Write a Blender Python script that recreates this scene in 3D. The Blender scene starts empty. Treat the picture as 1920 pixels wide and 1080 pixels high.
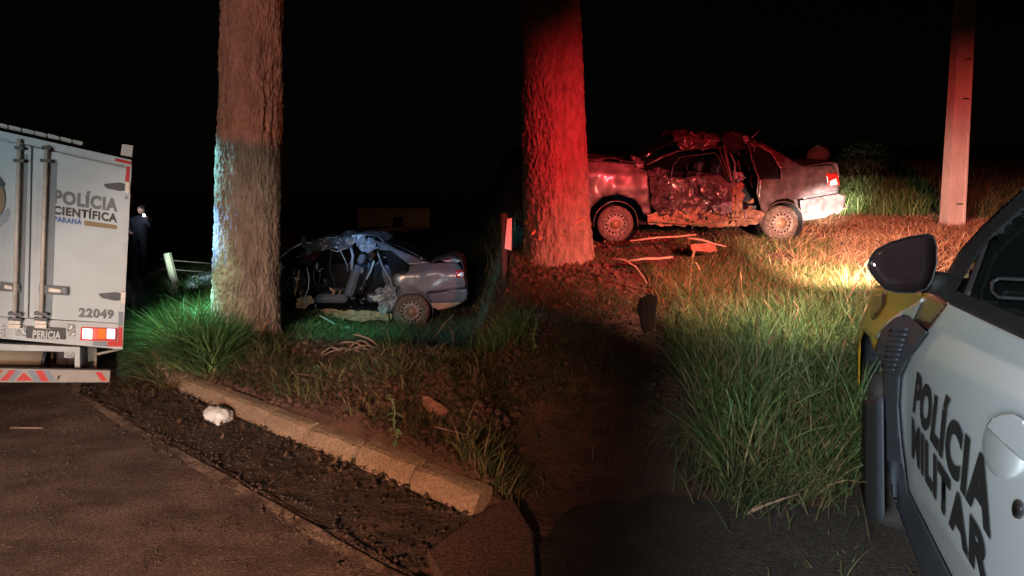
import bpy, bmesh, math, random
import numpy as np
from mathutils import Vector, Matrix, noise
random.seed(7); rng = np.random.default_rng(7)
sc = bpy.context.scene
R = math.radians
F = 1000.0; CX, CY = 960.0, 415.0; H = 1.5      # focal length and horizon row in 1920 px units, eye height

# ---------------------------------------------------------------- camera, night sky, exposure
cam = bpy.data.cameras.new('camera'); cam_o = bpy.data.objects.new('camera', cam); sc.collection.objects.link(cam_o)
cam_o.location = (0, 0, H); cam_o.rotation_euler = (R(90), 0, 0)
cam.sensor_fit = 'HORIZONTAL'; cam.sensor_width = 36; cam.lens = 36*F/1920; cam.shift_y = -(540-CY)/1920
cam.clip_start = .05; cam.clip_end = 1000
sc.camera = cam_o
w = bpy.data.worlds.new('World'); sc.world = w; w.use_nodes = True
nt = w.node_tree; sky = nt.nodes.new('ShaderNodeTexSky'); sky.sky_type = 'NISHITA'; sky.sun_disc = False
sky.sun_elevation = R(1); sky.sun_rotation = R(160)
nt.nodes['Background'].inputs[1].default_value = .0006
nt.links.new(sky.outputs[0], nt.nodes['Background'].inputs[0])
def lamp(name, kind, loc, target, power, col, size=60, blend=.3, radius=.04, scale=None):
    l = bpy.data.lights.new(name, kind); o = bpy.data.objects.new(name, l); sc.collection.objects.link(o)
    o.location = loc; d = Vector(target)-Vector(loc); o.rotation_euler = d.to_track_quat('-Z', 'Y').to_euler()
    l.energy = power; l.color = col
    if kind == 'SPOT': l.spot_size = R(size); l.spot_blend = blend; l.shadow_soft_size = radius
    if kind == 'POINT': l.shadow_soft_size = radius
    if kind == 'SUN': l.angle = R(.5)
    if scale: o.scale = scale
    return o
lamp('moon_fill', 'SUN', (0, 0, 10), (3, 5, 0), .004, (.8, .85, 1))  # faint overall fill added as moonlight, no moon in view
# left: headlamps and amber beacon of the vehicle behind the camera, work lamp on the truck's corner, added fills
lamp('headlamp', 'SPOT', (.6, -3.4, 1.0), (-3.1, 5.9, .30), 850, (1, .93, .84), 23.5, .5, .05, (.95, 1, 1))
lamp('headlamp', 'SPOT', (-1.9, -3.2, 1.2), (-4.3, 4.4, 1.3), 760, (.72, .93, 1), 56, .5, .5)
lamp('headlamp', 'SPOT', (-.4, -2.4, 2.0), (-1.5, 8.3, .5), 520, (.58, .82, 1), 15, .6, .06, (1.35, 1, 1))  # bluish fill added for the left wreck, not a headlamp
lamp('amber_beacon', 'SPOT', (-.4, -3.0, 1.9), (-2.75, 5.9, 3.72), 1600, (1, .22, .09), 17.5, .16, .08, (1.3, 1, 1))
lamp('headlamp', 'SPOT', (-1.2, -2.4, 1.7), (-1.85, 3.3, 0), 1500, (1, .54, .34), 52, .9, .12)
lamp('corner_and_fill_lamp', 'SPOT', (-3.25, 4.85, 2.45), (-3.55, 5.75, .3), 330, (.50, 1, .66), 50, .9, .05)
lamp('blue_beacon', 'SPOT', (-3.96, 5.62, 2.25), (-3.2, 5.9, 2.0), 210, (.22, .80, 1), 66, .8, .05)
lamp('blue_beacon', 'SPOT', (-3.96, 5.62, 1.40), (-3.22, 5.9, 1.35), 620, (.13, .40, 1), 58, .8, .05)
lamp('blue_beacon', 'SPOT', (-3.96, 5.62, .95), (-3.3, 5.9, .6), 240, (.25, .90, .80), 56, .8, .05)
lamp('corner_and_fill_lamp', 'SPOT', (-4.05, 6.1, 1.3), (-4.85, 8.3, .75), 260, (.65, 1, .95), 30, .8, .05)  # fill added beside the truck for the left wreck's nose
lamp('blue_beacon', 'SPOT', (-.4, -2.4, 2.9), (-2.15, 8.4, 1.25), 6000, (.14, .48, 1), 6.5, .8, .06, (1.3, 1, 1))
lamp('blue_beacon', 'SPOT', (-.4, -2.4, 2.9), (-2.2, 7.6, -.05), 3400, (.20, 1, .85), 5.5, .9, .06, (1.7, 1, 1))
# right: headlamps and red light bar of the patrol car, then added fills
lamp('patrol_headlamp', 'SPOT', (2.90, 4.6, 1.22), (4.88, 8.2, 1.74), 22000, (1, .84, .74), 10.5, .8, .05, (1.5, 1, 1))
lamp('patrol_headlamp', 'SPOT', (2.90, 4.6, 1.18), (5.6, 8.7, 1.15), 3600, (1, .55, .40), 44, .95, .07, (1.5, 1, 1))
lamp('slope_fill', 'SPOT', (2.55, 3.3, 1.7), (2.35, 5.4, .85), 560, (1, .93, .62), 74, .95, .08)  # fill added for the grass slope, no such lamp on the car
lamp('red_beacon', 'SPOT', (2.6, 1.9, 2.25), (1.05, 7.5, 1.75), 2300, (1, .035, .05), 52, .95, .1, (.85, 1, 1))
lamp('red_beacon', 'SPOT', (2.9, 1.9, 2.25), (2.9, 8.3, 2.1), 2300, (1, .04, .055), 64, .95, .1)
lamp('red_beacon', 'SPOT', (2.9, 1.9, 2.25), (7.8, 9.6, 2.2), 3600, (1, .10, .08), 34, .95, .1)
lamp('fill_spot', 'SPOT', (-1.3, -1.3, 1.9), (1.45, 1.45, 1.0), 1350, (.86, .95, 1), 44, .7, .3)  # unseen soft spot added to whiten the patrol car door
lamp('fill_spot', 'SPOT', (.6, -1.5, 3.5), (1.6, 3.0, 0), 24, (1, .90, .80), 90, .9, .3)  # weak unseen spot added over the ground by the patrol car
sc.view_settings.view_transform = 'Standard'; sc.view_settings.look = 'None'; sc.view_settings.gamma = 1
sc.view_settings.use_curve_mapping = False; sc.view_settings.exposure = 0
sc.cycles.use_denoising = True; sc.cycles.max_bounces = 5; sc.cycles.sample_clamp_indirect = 3

# ---------------------------------------------------------------- materials
def mat(name, c1, c2=None, rough=.8, metal=0, scale=8, bump=0, bscale=40, spec=.5, island=False, emit=None, es=0, stretch=None, coat=0, trans=0, contrast=.25, grain=0, gmix=.85):
    m = bpy.data.materials.new(name); m.use_nodes = True; n = m.node_tree; b = n.nodes['Principled BSDF']; L = n.links.new
    b.inputs['Roughness'].default_value = rough; b.inputs['Metallic'].default_value = metal
    b.inputs['Specular IOR Level'].default_value = spec; b.inputs['Coat Weight'].default_value = coat; b.inputs['Coat Roughness'].default_value = .12
    b.inputs['Transmission Weight'].default_value = trans
    tc = n.nodes.new('ShaderNodeTexCoord'); vec = tc.outputs['Object']
    if stretch:
        mp = n.nodes.new('ShaderNodeMapping'); mp.inputs['Scale'].default_value = stretch; L(vec, mp.inputs[0]); vec = mp.outputs[0]
    if c2 is None: c2 = tuple(x*.82 for x in c1)
    no = n.nodes.new('ShaderNodeTexNoise'); no.inputs['Scale'].default_value = scale; no.inputs['Detail'].default_value = 7; no.inputs['Roughness'].default_value = .65
    L(vec, no.inputs[0])
    ra = n.nodes.new('ShaderNodeValToRGB'); ra.color_ramp.elements[0].position = .5-contrast; ra.color_ramp.elements[1].position = .5+contrast
    ra.color_ramp.elements[0].color = (*c1, 1); ra.color_ramp.elements[1].color = (*c2, 1)
    if island:
        g = n.nodes.new('ShaderNodeNewGeometry'); L(g.outputs['Random Per Island'], ra.inputs[0])
        ra.color_ramp.elements[0].position = .30; ra.color_ramp.elements[1].position = 1
    else: L(no.outputs[0], ra.inputs[0])
    out = ra.outputs[0]
    if grain:
        ng = n.nodes.new('ShaderNodeTexNoise'); ng.inputs['Scale'].default_value = grain; ng.inputs['Detail'].default_value = 3; L(vec, ng.inputs[0])
        rg = n.nodes.new('ShaderNodeValToRGB'); rg.color_ramp.elements[0].position = .38; rg.color_ramp.elements[1].position = .66
        rg.color_ramp.elements[0].color = (.45, .42, .40, 1); rg.color_ramp.elements[1].color = (1.6, 1.55, 1.5, 1); L(ng.outputs[0], rg.inputs[0])
        mx = n.nodes.new('ShaderNodeMixRGB'); mx.blend_type = 'MULTIPLY'; mx.inputs[0].default_value = gmix; L(out, mx.inputs[1]); L(rg.outputs[0], mx.inputs[2]); out = mx.outputs[0]
    L(out, b.inputs['Base Color'])
    if bump:
        n2 = n.nodes.new('ShaderNodeTexNoise'); n2.inputs['Scale'].default_value = bscale; n2.inputs['Detail'].default_value = 8; L(vec, n2.inputs[0])
        bp = n.nodes.new('ShaderNodeBump'); bp.inputs['Strength'].default_value = bump; bp.inputs['Distance'].default_value = .02
        L(n2.outputs[0], bp.inputs['Height']); L(bp.outputs[0], b.inputs['Normal'])
    if emit: b.inputs['Emission Color'].default_value = (*emit, 1); b.inputs['Emission Strength'].default_value = es
    return m
M = dict(
 soil=mat('red_soil', (.050, .020, .012), (.125, .055, .032), .95, scale=3.5, bump=.8, bscale=30),
 asphalt=mat('dusty_asphalt', (.085, .046, .032), (.21, .130, .095), .80, scale=3.0, bump=1, bscale=150, contrast=.13, stretch=(.7, 1.5, 1), grain=75),
 edge=mat('worn_edge_line', (.10, .055, .036), (.36, .25, .18), .9, scale=7, contrast=.12, grain=60),
 gutter=mat('dirty_gutter', (.035, .019, .013), (.11, .065, .045), .95, scale=5, bump=.7, bscale=50),
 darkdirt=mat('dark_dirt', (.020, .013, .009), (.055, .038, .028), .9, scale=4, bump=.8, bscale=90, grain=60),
 kerb=mat('stained_concrete', (.24, .145, .085), (.42, .28, .18), .9, scale=5, bump=.6, bscale=90, grain=60, gmix=.4),
 slab=mat('red_concrete', (.09, .045, .032), (.17, .085, .06), .9, scale=4, bump=.7, bscale=110, grain=70),
 bark=mat('bark', (.09, .058, .040), (.30, .205, .145), .95, scale=13, bump=1, bscale=60, stretch=(1, 1, .35)),
 grass=mat('grass_blade', (.03, .075, .018), (.14, .22, .07), .6, island=True, spec=.3),
 grass_mixed=mat('mixed_grass_blade', (.035, .070, .016), (.26, .17, .08), .7, island=True, spec=.3),
 grass_pale=mat('pale_grass_blade', (.06, .11, .035), (.20, .21, .10), .6, island=True, spec=.3),
 grass_dim=mat('verge_grass_blade', (.03, .05, .016), (.12, .085, .035), .75, island=True, spec=.3),
 straw=mat('straw', (.22, .12, .06), (.42, .29, .17), .8, island=True, spec=.3),
 root=mat('dry_roots', (.05, .025, .014), (.15, .085, .05), .9, island=True, spec=.2),
 leafdry=mat('dry_leaf', (.06, .03, .016), (.22, .12, .06), .8, island=True, spec=.3),
 leafpale=mat('pale_small_leaf', (.09, .07, .045), (.20, .17, .12), .7, island=True),
 leaf=mat('weed_leaf', (.12, .20, .08), (.22, .32, .16), .6, island=True),
 wood=mat('grey_wood', (.20, .155, .11), (.40, .32, .24), .9, scale=12, bump=.6, stretch=(1, 1, .1)),
 plank=mat('splintered_wood', (.25, .18, .12), (.42, .33, .23), .9, scale=9, bump=.6, stretch=(.15, 1, 1)),
 brick=mat('broken_brick', (.16, .06, .035), (.30, .13, .08), .9, scale=12, bump=.7),
 frond=mat('dead_frond', (.14, .08, .05), (.30, .18, .12), .8, scale=14, stretch=(.4, 1, 1)),
 bag=mat('white_plastic', (.55, .5, .46), (.72, .68, .64), .4, scale=6),
 pole=mat('pole_concrete', (.27, .22, .19), (.42, .36, .32), .85, scale=6, bump=.3, bscale=80, stretch=(1, 1, .4)),
 darkwood=mat('dark_post_wood', (.03, .025, .02), (.07, .055, .045), .9),
 wire=mat('rusty_wire', (.15, .11, .09), rough=.6, metal=.5),
 cream=mat('cream_wall', (.42, .30, .17), (.52, .40, .24), .9), roofm=mat('dark_roof', (.03, .025, .02)),
 # truck
 white=mat('white_truck_paint', (.45, .50, .51), (.54, .585, .595), .55, scale=1.2, coat=.0, grain=3, gmix=.10),
 whiteframe=mat('dirty_white_frame', (.38, .40, .41), (.56, .58, .58), .5, scale=5),
 greytape=mat('grey_seal', (.17, .20, .22), (.22, .25, .27), .6), steel=mat('zinc_steel', (.50, .43, .37), (.80, .70, .60), .45, .1, scale=25),
 iron=mat('dark_iron', (.03, .032, .035), (.08, .08, .085), .45, .4, scale=20), black=mat('black_plastic', (.012, .012, .013), rough=.5),
 plate=mat('plate_black', (.04, .042, .045), rough=.5), plate_text=mat('plate_white', (.6, .6, .58), rough=.6),
 tgrey=mat('print_grey', (.16, .17, .18), rough=.6), tblack=mat('print_black', (.012, .013, .016), rough=.5), tblue=mat('print_blue', (.01, .09, .36), rough=.5),
 gold=mat('print_gold', (.26, .17, .06), rough=.55), redtape=mat('red_reflective', (.62, .04, .035), rough=.3, scale=60), silver=mat('grey_reflective', (.22, .25, .29), rough=.4),
 alu=mat('chequer_plate', (.2, .2, .2), (.6, .6, .58), .35, .6, scale=60, bump=.6, bscale=70), bumper=mat('dirty_bumper', (.28, .24, .20), (.42, .38, .34), .7, scale=7),
 tank=mat('dusty_tank', (.30, .24, .17), (.42, .35, .26), .8, scale=8), rust=mat('rusty_brown', (.10, .05, .03), (.22, .12, .08), .9, scale=14),
 tyre=mat('tyre_rubber', (.035, .032, .03), (.075, .066, .06), .85, scale=12, bump=.4), tyredust=mat('dusty_tyre', (.045, .038, .032), (.12, .095, .078), .9, scale=9, grain=30),
 rim=mat('steel_rim', (.09, .08, .07), (.22, .19, .165), .6, .1, scale=12, grain=30), hub=mat('rusty_hub', (.12, .075, .04), (.3, .22, .13), .6, .3, scale=30),
 lampred=mat('lamp_red_lit', (.8, .1, .08), rough=.2, emit=(1, .10, .07), es=1.1), lampwhite=mat('lamp_white_lit', (.9, .8, .8), rough=.2, emit=(1, .62, .60), es=3.2),
 lampamber=mat('lamp_amber', (.6, .16, .02), rough=.2, emit=(1, .22, .03), es=.35), lampblue=mat('lamp_clear', (.6, .75, .95), rough=.15, emit=(.6, .8, 1), es=.9),
 lens=mat('lamp_frosted', (.55, .46, .40), (.7, .6, .53), .5, scale=30), glow=mat('torch_glow', (1, 1, 1), emit=(.65, .82, 1), es=25),
 # wreck
 paint=mat('dark_car_paint', (.030, .034, .040), (.060, .062, .066), .5, .1, scale=3, coat=.12), paint2=mat('dark_wine_paint', (.030, .022, .024), (.075, .052, .052), .42, .1, scale=5, coat=.3, grain=11, gmix=.5),
 bare=mat('bare_crumpled_metal', (.10, .11, .13), (.36, .38, .42), .5, .3, scale=9, bump=.5), mud=mat('muddy_paint', (.17, .10, .06), (.36, .23, .14), .85, scale=8, bump=.5),
 glasscrumb=mat('glass_crumb', (.5, .6, .58), rough=.1, spec=1.0), glassdark=mat('car_glass', (.008, .010, .010), rough=.12, spec=.4), trim=mat('black_trim', (.02, .02, .021), (.04, .04, .042), .55),
 seat=mat('seat_cloth', (.055, .065, .085), (.09, .10, .13), .9, scale=20), seatred=mat('door_card', (.10, .085, .08), (.2, .17, .16), .8, scale=10),
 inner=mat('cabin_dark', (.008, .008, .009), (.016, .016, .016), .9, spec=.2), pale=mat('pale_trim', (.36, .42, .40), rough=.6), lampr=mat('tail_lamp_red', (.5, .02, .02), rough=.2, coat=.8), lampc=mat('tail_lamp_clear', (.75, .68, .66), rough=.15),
 # patrol car
 pwhite=mat('patrol_white_paint', (.52, .56, .58), (.56, .60, .62), .30, scale=1.5, coat=.4), pyellow=mat('patrol_yellow', (.42, .24, .012), (.50, .30, .02), .35, scale=2, coat=.4),
 pmaroon=mat('patrol_brown', (.08, .028, .022), (.11, .04, .03), .35, coat=.4), pclad=mat('blue_black_cladding', (.03, .036, .046), (.045, .052, .064), .55, scale=20), mirrorglass=mat('mirror_glass', (.02, .012, .012), rough=.1, metal=.2),
 roof_glint=mat('painted_highlight', (.65, .66, .66), rough=.25, metal=.6),
 shirt=mat('dark_clothing', (.02, .022, .035), rough=.9), skin=mat('skin', (.35, .19, .14), rough=.6), hair=mat('hair', (.02, .012, .01)),
 bush=mat('far_leaf', (.02, .035, .015), (.05, .07, .03), .8, island=True), palebush=mat('pale_tarp', (.3, .27, .25), (.5, .45, .42), .8),
)
# ---------------------------------------------------------------- helpers
WM = {}                                    # parent -> world matrix
def link(name, me, parent=None, world=False, smooth=False):
    o = bpy.data.objects.new(name, me); sc.collection.objects.link(o)
    if parent is not None:
        o.parent = parent
        if world: me.transform(chain(parent).inverted())
    if smooth:
        me.polygons.foreach_set('use_smooth', np.ones(len(me.polygons), bool))
    return o
def chain(p):
    m = Matrix.Identity(4)
    while p is not None: m = WM.get(p.name, Matrix.Identity(4)) @ m; p = p.parent
    return m
def thing(name, label, cat, loc=(0, 0, 0), rot=(0, 0, 0), group=None):
    o = bpy.data.objects.new(name, None); sc.collection.objects.link(o); o.location = loc; o.rotation_euler = rot
    o.empty_display_size = .1
    from mathutils import Euler
    WM[o.name] = Matrix.Translation(loc) @ Euler(rot).to_matrix().to_4x4()
    return tag(o, label, cat, group)
def tag(o, label, cat, group=None):
    o['label'] = label; o['category'] = cat
    if group: o['group'] = group
    return o
def kind(o, k): o['kind'] = k; return o
def mesh(name, vs, fs, m, parent=None, world=False, smooth=False):
    me = bpy.data.meshes.new(name); me.from_pydata([tuple(v) for v in vs], [], fs); me.materials.append(m); me.update()
    return link(name, me, parent, world, smooth)
def bmobj(name, bm, m, parent=None, world=False, smooth=False):
    me = bpy.data.meshes.new(name); bmesh.ops.recalc_face_normals(bm, faces=bm.faces); bm.to_mesh(me); bm.free(); me.materials.append(m)
    return link(name, me, parent, world, smooth)
def tri_np(name, V, T, m, parent=None, smooth=False):
    me = bpy.data.meshes.new(name); n = T.shape[1]
    me.vertices.add(len(V)); me.vertices.foreach_set('co', V.astype(np.float32).ravel())
    me.loops.add(T.size); me.loops.foreach_set('vertex_index', T.astype(np.int32).ravel())
    me.polygons.add(len(T)); me.polygons.foreach_set('loop_start', np.arange(0, T.size, n, dtype=np.int32))
    me.update(calc_edges=True); me.materials.append(m)
    return link(name, me, parent, smooth=smooth)
def box(name, lo, hi, m, parent=None, world=False, bevel=.006, rot=None, c=None):
    bm = bmesh.new(); bmesh.ops.create_cube(bm, size=1)
    lo = Vector(lo); hi = Vector(hi)
    for v in bm.verts: v.co = Vector([(lo[i]+hi[i])/2+v.co[i]*(hi[i]-lo[i]) for i in range(3)])
    if bevel: bmesh.ops.bevel(bm, geom=bm.edges[:], offset=min(bevel, .3*min(abs(hi[i]-lo[i]) for i in range(3))), segments=1, affect='EDGES')
    if rot: bmesh.ops.transform(bm, matrix=rot, verts=bm.verts)
    return bmobj(name, bm, m, parent, world)
def tube(name, pts, r, m, parent=None, world=False, seg=8, r2=None, flat=1.0, jitter=0):
    pts = [Vector(p) for p in pts]; vs = []; fs = []; n = len(pts)
    for i, p in enumerate(pts):
        t = (pts[min(i+1, n-1)]-pts[max(i-1, 0)]).normalized()
        a = t.orthogonal() if abs(t.z) > .95 else t.cross(Vector((0, 0, 1)))
        a.normalize(); b = t.cross(a); rr = r if r2 is None else r+(r2-r)*i/(n-1)
        for k in range(seg):
            q = 2*math.pi*k/seg; j = 1+random.uniform(-jitter, jitter)
            vs.append(p+(a*math.cos(q)*rr+b*math.sin(q)*rr*flat)*j)
    for i in range(n-1):
        for k in range(seg): fs.append((i*seg+k, i*seg+(k+1) % seg, (i+1)*seg+(k+1) % seg, (i+1)*seg+k))
    fs += [tuple(range(seg))[::-1], tuple(range((n-1)*seg, n*seg))]
    return mesh(name, vs, fs, m, parent, world, seg > 5)
def lathe(name, prof, m, parent=None, seg=32, axis='y', c=(0, 0, 0), world=False, skip=None):
    vs = []; fs = []; n = len(prof)
    for k in range(seg):
        q = 2*math.pi*k/seg
        for r, h in prof:
            x, z = r*math.cos(q), r*math.sin(q)
            vs.append({'y': (c[0]+x, c[1]+h, c[2]+z), 'z': (c[0]+x, c[1]+z, c[2]+h), 'x': (c[0]+h, c[1]+x, c[2]+z)}[axis])
    for k in range(seg):
        for i in range(n-1):
            if skip and skip(k, i): continue
            fs.append((k*n+i, k*n+i+1, ((k+1) % seg)*n+i+1, ((k+1) % seg)*n+i))
    return mesh(name, vs, fs, m, parent, world, True)
def sheet(name, outline, fn, m, parent=None, res=12, thick=.004, world=True, dent=0, dfreq=3, smooth=True, seed=0):
    """outline in trace coordinates, cut by a grid, every vertex placed in 3-D by fn, then given thickness"""
    bm = bmesh.new(); vs = [bm.verts.new((p[0], p[1], 0)) for p in outline]; bm.faces.new(vs)
    xs = [p[0] for p in outline]; ys = [p[1] for p in outline]
    for a, lo, hi in ((0, min(xs), max(xs)), (1, min(ys), max(ys))):
        n = int((hi-lo)/res)
        for i in range(1, n+1):
            co = [0, 0, 0]; no = [0, 0, 0]; co[a] = lo+(hi-lo)*i/(n+1)+1e-4; no[a] = 1
            bmesh.ops.bisect_plane(bm, geom=bm.verts[:]+bm.edges[:]+bm.faces[:], plane_co=co, plane_no=no)
    bmesh.ops.triangulate(bm, faces=[f for f in bm.faces if len(f.verts) > 4])
    for v in bm.verts:
        p = Vector(fn(v.co.x, v.co.y))
        if dent:
            q = p*dfreq+Vector((seed, seed*2.3, 0))
            if dent >= .05:
                e_ = sum(abs(noise.noise(q*f_+Vector((f_, 5, 2))))*w_ for f_, w_ in ((1, 1.2), (2.3, .8), (4.7, .35)))
                p = p+Vector((noise.noise(q*2)*.5, .9*e_-.5, noise.noise(q*2+Vector((4, 4, 4)))*.5))*dent
                v.co = p; continue
            p = p+Vector((noise.noise(q)*.6, noise.noise(q+Vector((9, 3, 1)))*1.3, noise.noise(q+Vector((2, 7, 5)))*.6))*dent+noise.noise(q*2.7)*dent*.4*Vector((0, 1, 0))
        v.co = p
    o = bmobj(name, bm, m, parent, world, smooth and dent < .05)
    if thick:
        s = o.modifiers.new('thickness', 'SOLIDIFY'); s.thickness = thick; s.offset = 0
    return o
_dg = bpy.context.evaluated_depsgraph_get
def text(name, s, quad, fn, m, parent, bold=.0, world=True, depth=.002):
    """s fitted into a quad (TL, TR, BR, BL in trace coordinates) carried to the surface by fn"""
    cu = bpy.data.curves.new('text', 'FONT'); cu.body = s; cu.size = 1; cu.offset = bold; cu.resolution_u = 4; cu.space_character = 1.12; cu.extrude = 0
    o = bpy.data.objects.new('text', cu); sc.collection.objects.link(o); bpy.context.view_layer.update()
    me = bpy.data.meshes.new_from_object(o.evaluated_get(_dg())); bpy.data.objects.remove(o)
    P = np.array([v.co[:2] for v in me.vertices]); x0, x1 = P[:, 0].min(), P[:, 0].max(); y0 = 0; y1 = .729 if True else P[:, 1].max()
    A = [Vector(fn(*q)) for q in quad]
    for v in me.vertices:
        u = (v.co.x-x0)/(x1-x0); t = (v.co.y-y0)/(y1-y0)
        v.co = (A[3]*(1-u)+A[2]*u)*(1-t)+(A[0]*(1-u)+A[1]*u)*t
    me.materials.append(m); me.name = name
    ob = link(name, me, parent, world)
    return ob
def at(px, py, Y): return Vector(((px-CX)/F*Y, Y, H-(py-CY)/F*Y))

# ---------------------------------------------------------------- terrain
K1 = np.array((-3.3, 5.0)); K2 = np.array((-.15, 2.73)); DK = np.array((.811, -.585)); N2 = np.array((.585, .811)); DL = np.array((-.595, .804)); N1 = np.array((.804, .595))
def sm(a, b, x): t = np.clip((x-a)/(b-a), 0, 1); return t*t*(3-2*t)
def vn(x, y, s=0):
    xi = np.floor(x).astype(int); yi = np.floor(y).astype(int); fx = x-xi; fy = y-yi; fx = fx*fx*(3-2*fx); fy = fy*fy*(3-2*fy)
    def h(a, b): v = np.sin(a*127.1+b*311.7+s*74.7)*43758.5453; return v-np.floor(v)
    return (h(xi, yi)*(1-fx)+h(xi+1, yi)*fx)*(1-fy)+(h(xi, yi+1)*(1-fx)+h(xi+1, yi+1)*fx)*fy-.5
def kd(x, y): return np.minimum((x-K1[0])*N2[0]+(y-K1[1])*N2[1], (x-K1[0])*N1[0]+(y-K1[1])*N1[1])
def G(x, y, rough=1):
    x = np.asarray(x, float); y = np.asarray(y, float); d = kd(x, y)
    n = vn(x*1.3, y*1.3)*.10+vn(x*4, y*4, 1)*.05+vn(x*11, y*11, 2)*.028+vn(x*27, y*27, 3)*.014
    near = np.exp(-(((x+.5)/1.1)**2+((y-3.7)/.8)**2))
    left = .135*sm(.03, .14, d)-.02*sm(.2, .5, d)+.14*np.exp(-((d-.8)/.6)**2)*sm(.1, .4, d)+.10*near-.30*sm(1.3, 3.4, d)+n*sm(.05, .5, d)*(1.2+1.0*np.exp(-((d-.9)/.9)**2)+.6*near)*rough+.0168*np.maximum(y-14, 0)
    left = np.where(d < 0, vn(x*9, y*9, 5)*.006*rough-.002, left)
    r0 = .145*(np.maximum(y, 8.33)-8.33)+1.21*np.clip((y-3.1)/5.23, 0, 1)**1.0*sm(2.6, 4.2, y)
    right = r0+n*.9*sm(2.6, 4, y)*rough+vn(x*9, y*9, 5)*.01*rough*(1-sm(2.6, 4, y))
    a = x/np.maximum(y, .5)
    t = sm(-.075, .005, a)*sm(.8, 1.5, y)
    return left*(1-t)+right*t
def g1(x, y): return float(G(np.array([x]), np.array([y]))[0])
def grid_mesh(X, Y, Z, name, m, smooth=True):
    nr, nc = X.shape; V = np.stack([X, Y, Z], -1).reshape(-1, 3); i = np.arange(nr*nc).reshape(nr, nc)
    T = np.stack([i[:-1, :-1], i[:-1, 1:], i[1:, 1:], i[1:, :-1]], -1).reshape(-1, 4)
    return tri_np(name, V, T, m, smooth=smooth)
ys = np.concatenate([np.linspace(-6, 1.5, 40), 1.5*np.exp(np.linspace(.01, math.log(260/1.5), 430))])
us = np.linspace(-1, 1, 620); us = np.sign(us)*np.abs(us)**1.0
X = us[None, :]*(5+1.25*np.maximum(ys, 0))[:, None]; Y = np.repeat(ys[:, None], len(us), 1)
kind(grid_mesh(X, Y, G(X, Y)-.012, 'ground', M['soil']), 'structure')
# asphalt carriageway: strip beside the gutter, its broken edge following the kerb
def strip(name, dfn0, dfn1, n1, n2, z, m, s0=-6.0, s1=4.6, ext=0):
    # s along the kerb: s<0 beyond the bend (direction DL), s>0 towards the camera (DK)
    S = np.linspace(s0, s1, n1); Xs = []; Ys = []
    for s in S:
        base = K1+(DK*s if s >= 0 else DL*(-s)); blend = np.clip((s+.6)/1.2, 0, 1)
        nrm = N1*(1-blend)+N2*blend; nrm = nrm/np.linalg.norm(nrm)
        d = np.linspace(dfn0(s), dfn1(s), n2); Xs.append(base[0]+nrm[0]*d); Ys.append(base[1]+nrm[1]*d)
    Xs = np.array(Xs); Ys = np.array(Ys)
    return kind(grid_mesh(Xs, Ys, z(Xs, Ys), name, m), 'structure')
strip('gutter', lambda s: -.62, lambda s: -.02, 420, 40, lambda x, y: .002+np.abs(vn(x*16, y*16, 8))*.020+np.abs(vn(x*6, y*6, 4))*.016, M['gutter'], s1=3.95)
strip('road', lambda s: -7.5, lambda s: -.54+.05*float(vn(np.array([s*3.1]),np.array([.3]))[0])+.03*float(vn(np.array([s*11.]),np.array([2.3]))[0]), 300, 160, lambda x, y: .014+vn(x*3, y*3, 8)*.010+vn(x*40, y*40, 8)*.003, M['asphalt'], s1=5.6)
strip('road_edge_line', lambda s: -.64+.012*math.sin(s*5), lambda s: -.585+.02*float(vn(np.array([s*6.]), np.array([.3]))[0]), 300, 6, lambda x, y: .022+vn(x*40, y*40, 8)*.003+vn(x*3, y*3, 8)*.010, M['edge'], s0=-1, s1=5.6)
# dark tarmac apron in front of the patrol car
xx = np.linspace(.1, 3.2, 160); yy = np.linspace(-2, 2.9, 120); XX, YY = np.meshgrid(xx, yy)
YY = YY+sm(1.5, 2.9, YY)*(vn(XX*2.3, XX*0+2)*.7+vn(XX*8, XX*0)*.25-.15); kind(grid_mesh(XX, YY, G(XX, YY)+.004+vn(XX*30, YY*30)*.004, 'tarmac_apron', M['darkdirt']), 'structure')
# kerb
kb = thing('kerb', 'worn orange-brown concrete kerb running beside the dirt verge', 'kerb', (K1[0], K1[1], 0))
def kerb_stone(s, ln, bend=False):
    dr = DK if not bend else DL; nn = N2 if not bend else N1
    base = K1+dr*s; end = K1+dr*(s+ln-.012)
    prof = [(-.05, -.05), (-.04, .055), (.0, .105), (.03, .115), (.09, .118), (.11, .10), (.11, -.05)]
    vs = []; fs = []; nsub = 8; j = random.uniform(-.012, .012); jr = random.uniform(-.008, .008)
    for i in range(nsub+1):
        t = i/nsub; b = base*(1-t)+end*t; e = .005 if i in (0, nsub) else 0
        for (d, z) in prof:
            k = vn(np.array([s*7+t*5+d*20.]), np.array([z*30.]))[0]*.014
            dd = d+j+k+(e if d < .05 else -e); zz = z+jr+k-(e*.7 if z > 0 else 0)
            vs.append((b[0]+nn[0]*dd, b[1]+nn[1]*dd, zz))
    n = len(prof)
    for i in range(nsub):
        for k in range(n-1): fs.append((i*n+k, i*n+k+1, (i+1)*n+k+1, (i+1)*n+k))
    fs += [tuple(range(n)), tuple(range(nsub*n, nsub*n+n))[::-1]]
    mesh('kerb_stone', vs, fs, M['kerb'], kb, True)
for s, ln in ((0, .42), (.42, .46), (.88, .30), (1.18, .72), (1.9, .48), (2.38, .50), (2.92, .48), (3.40, .48)): kerb_stone(s, ln)
for k in range(3): kerb_stone(k*.8+.02, .8, True)
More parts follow.
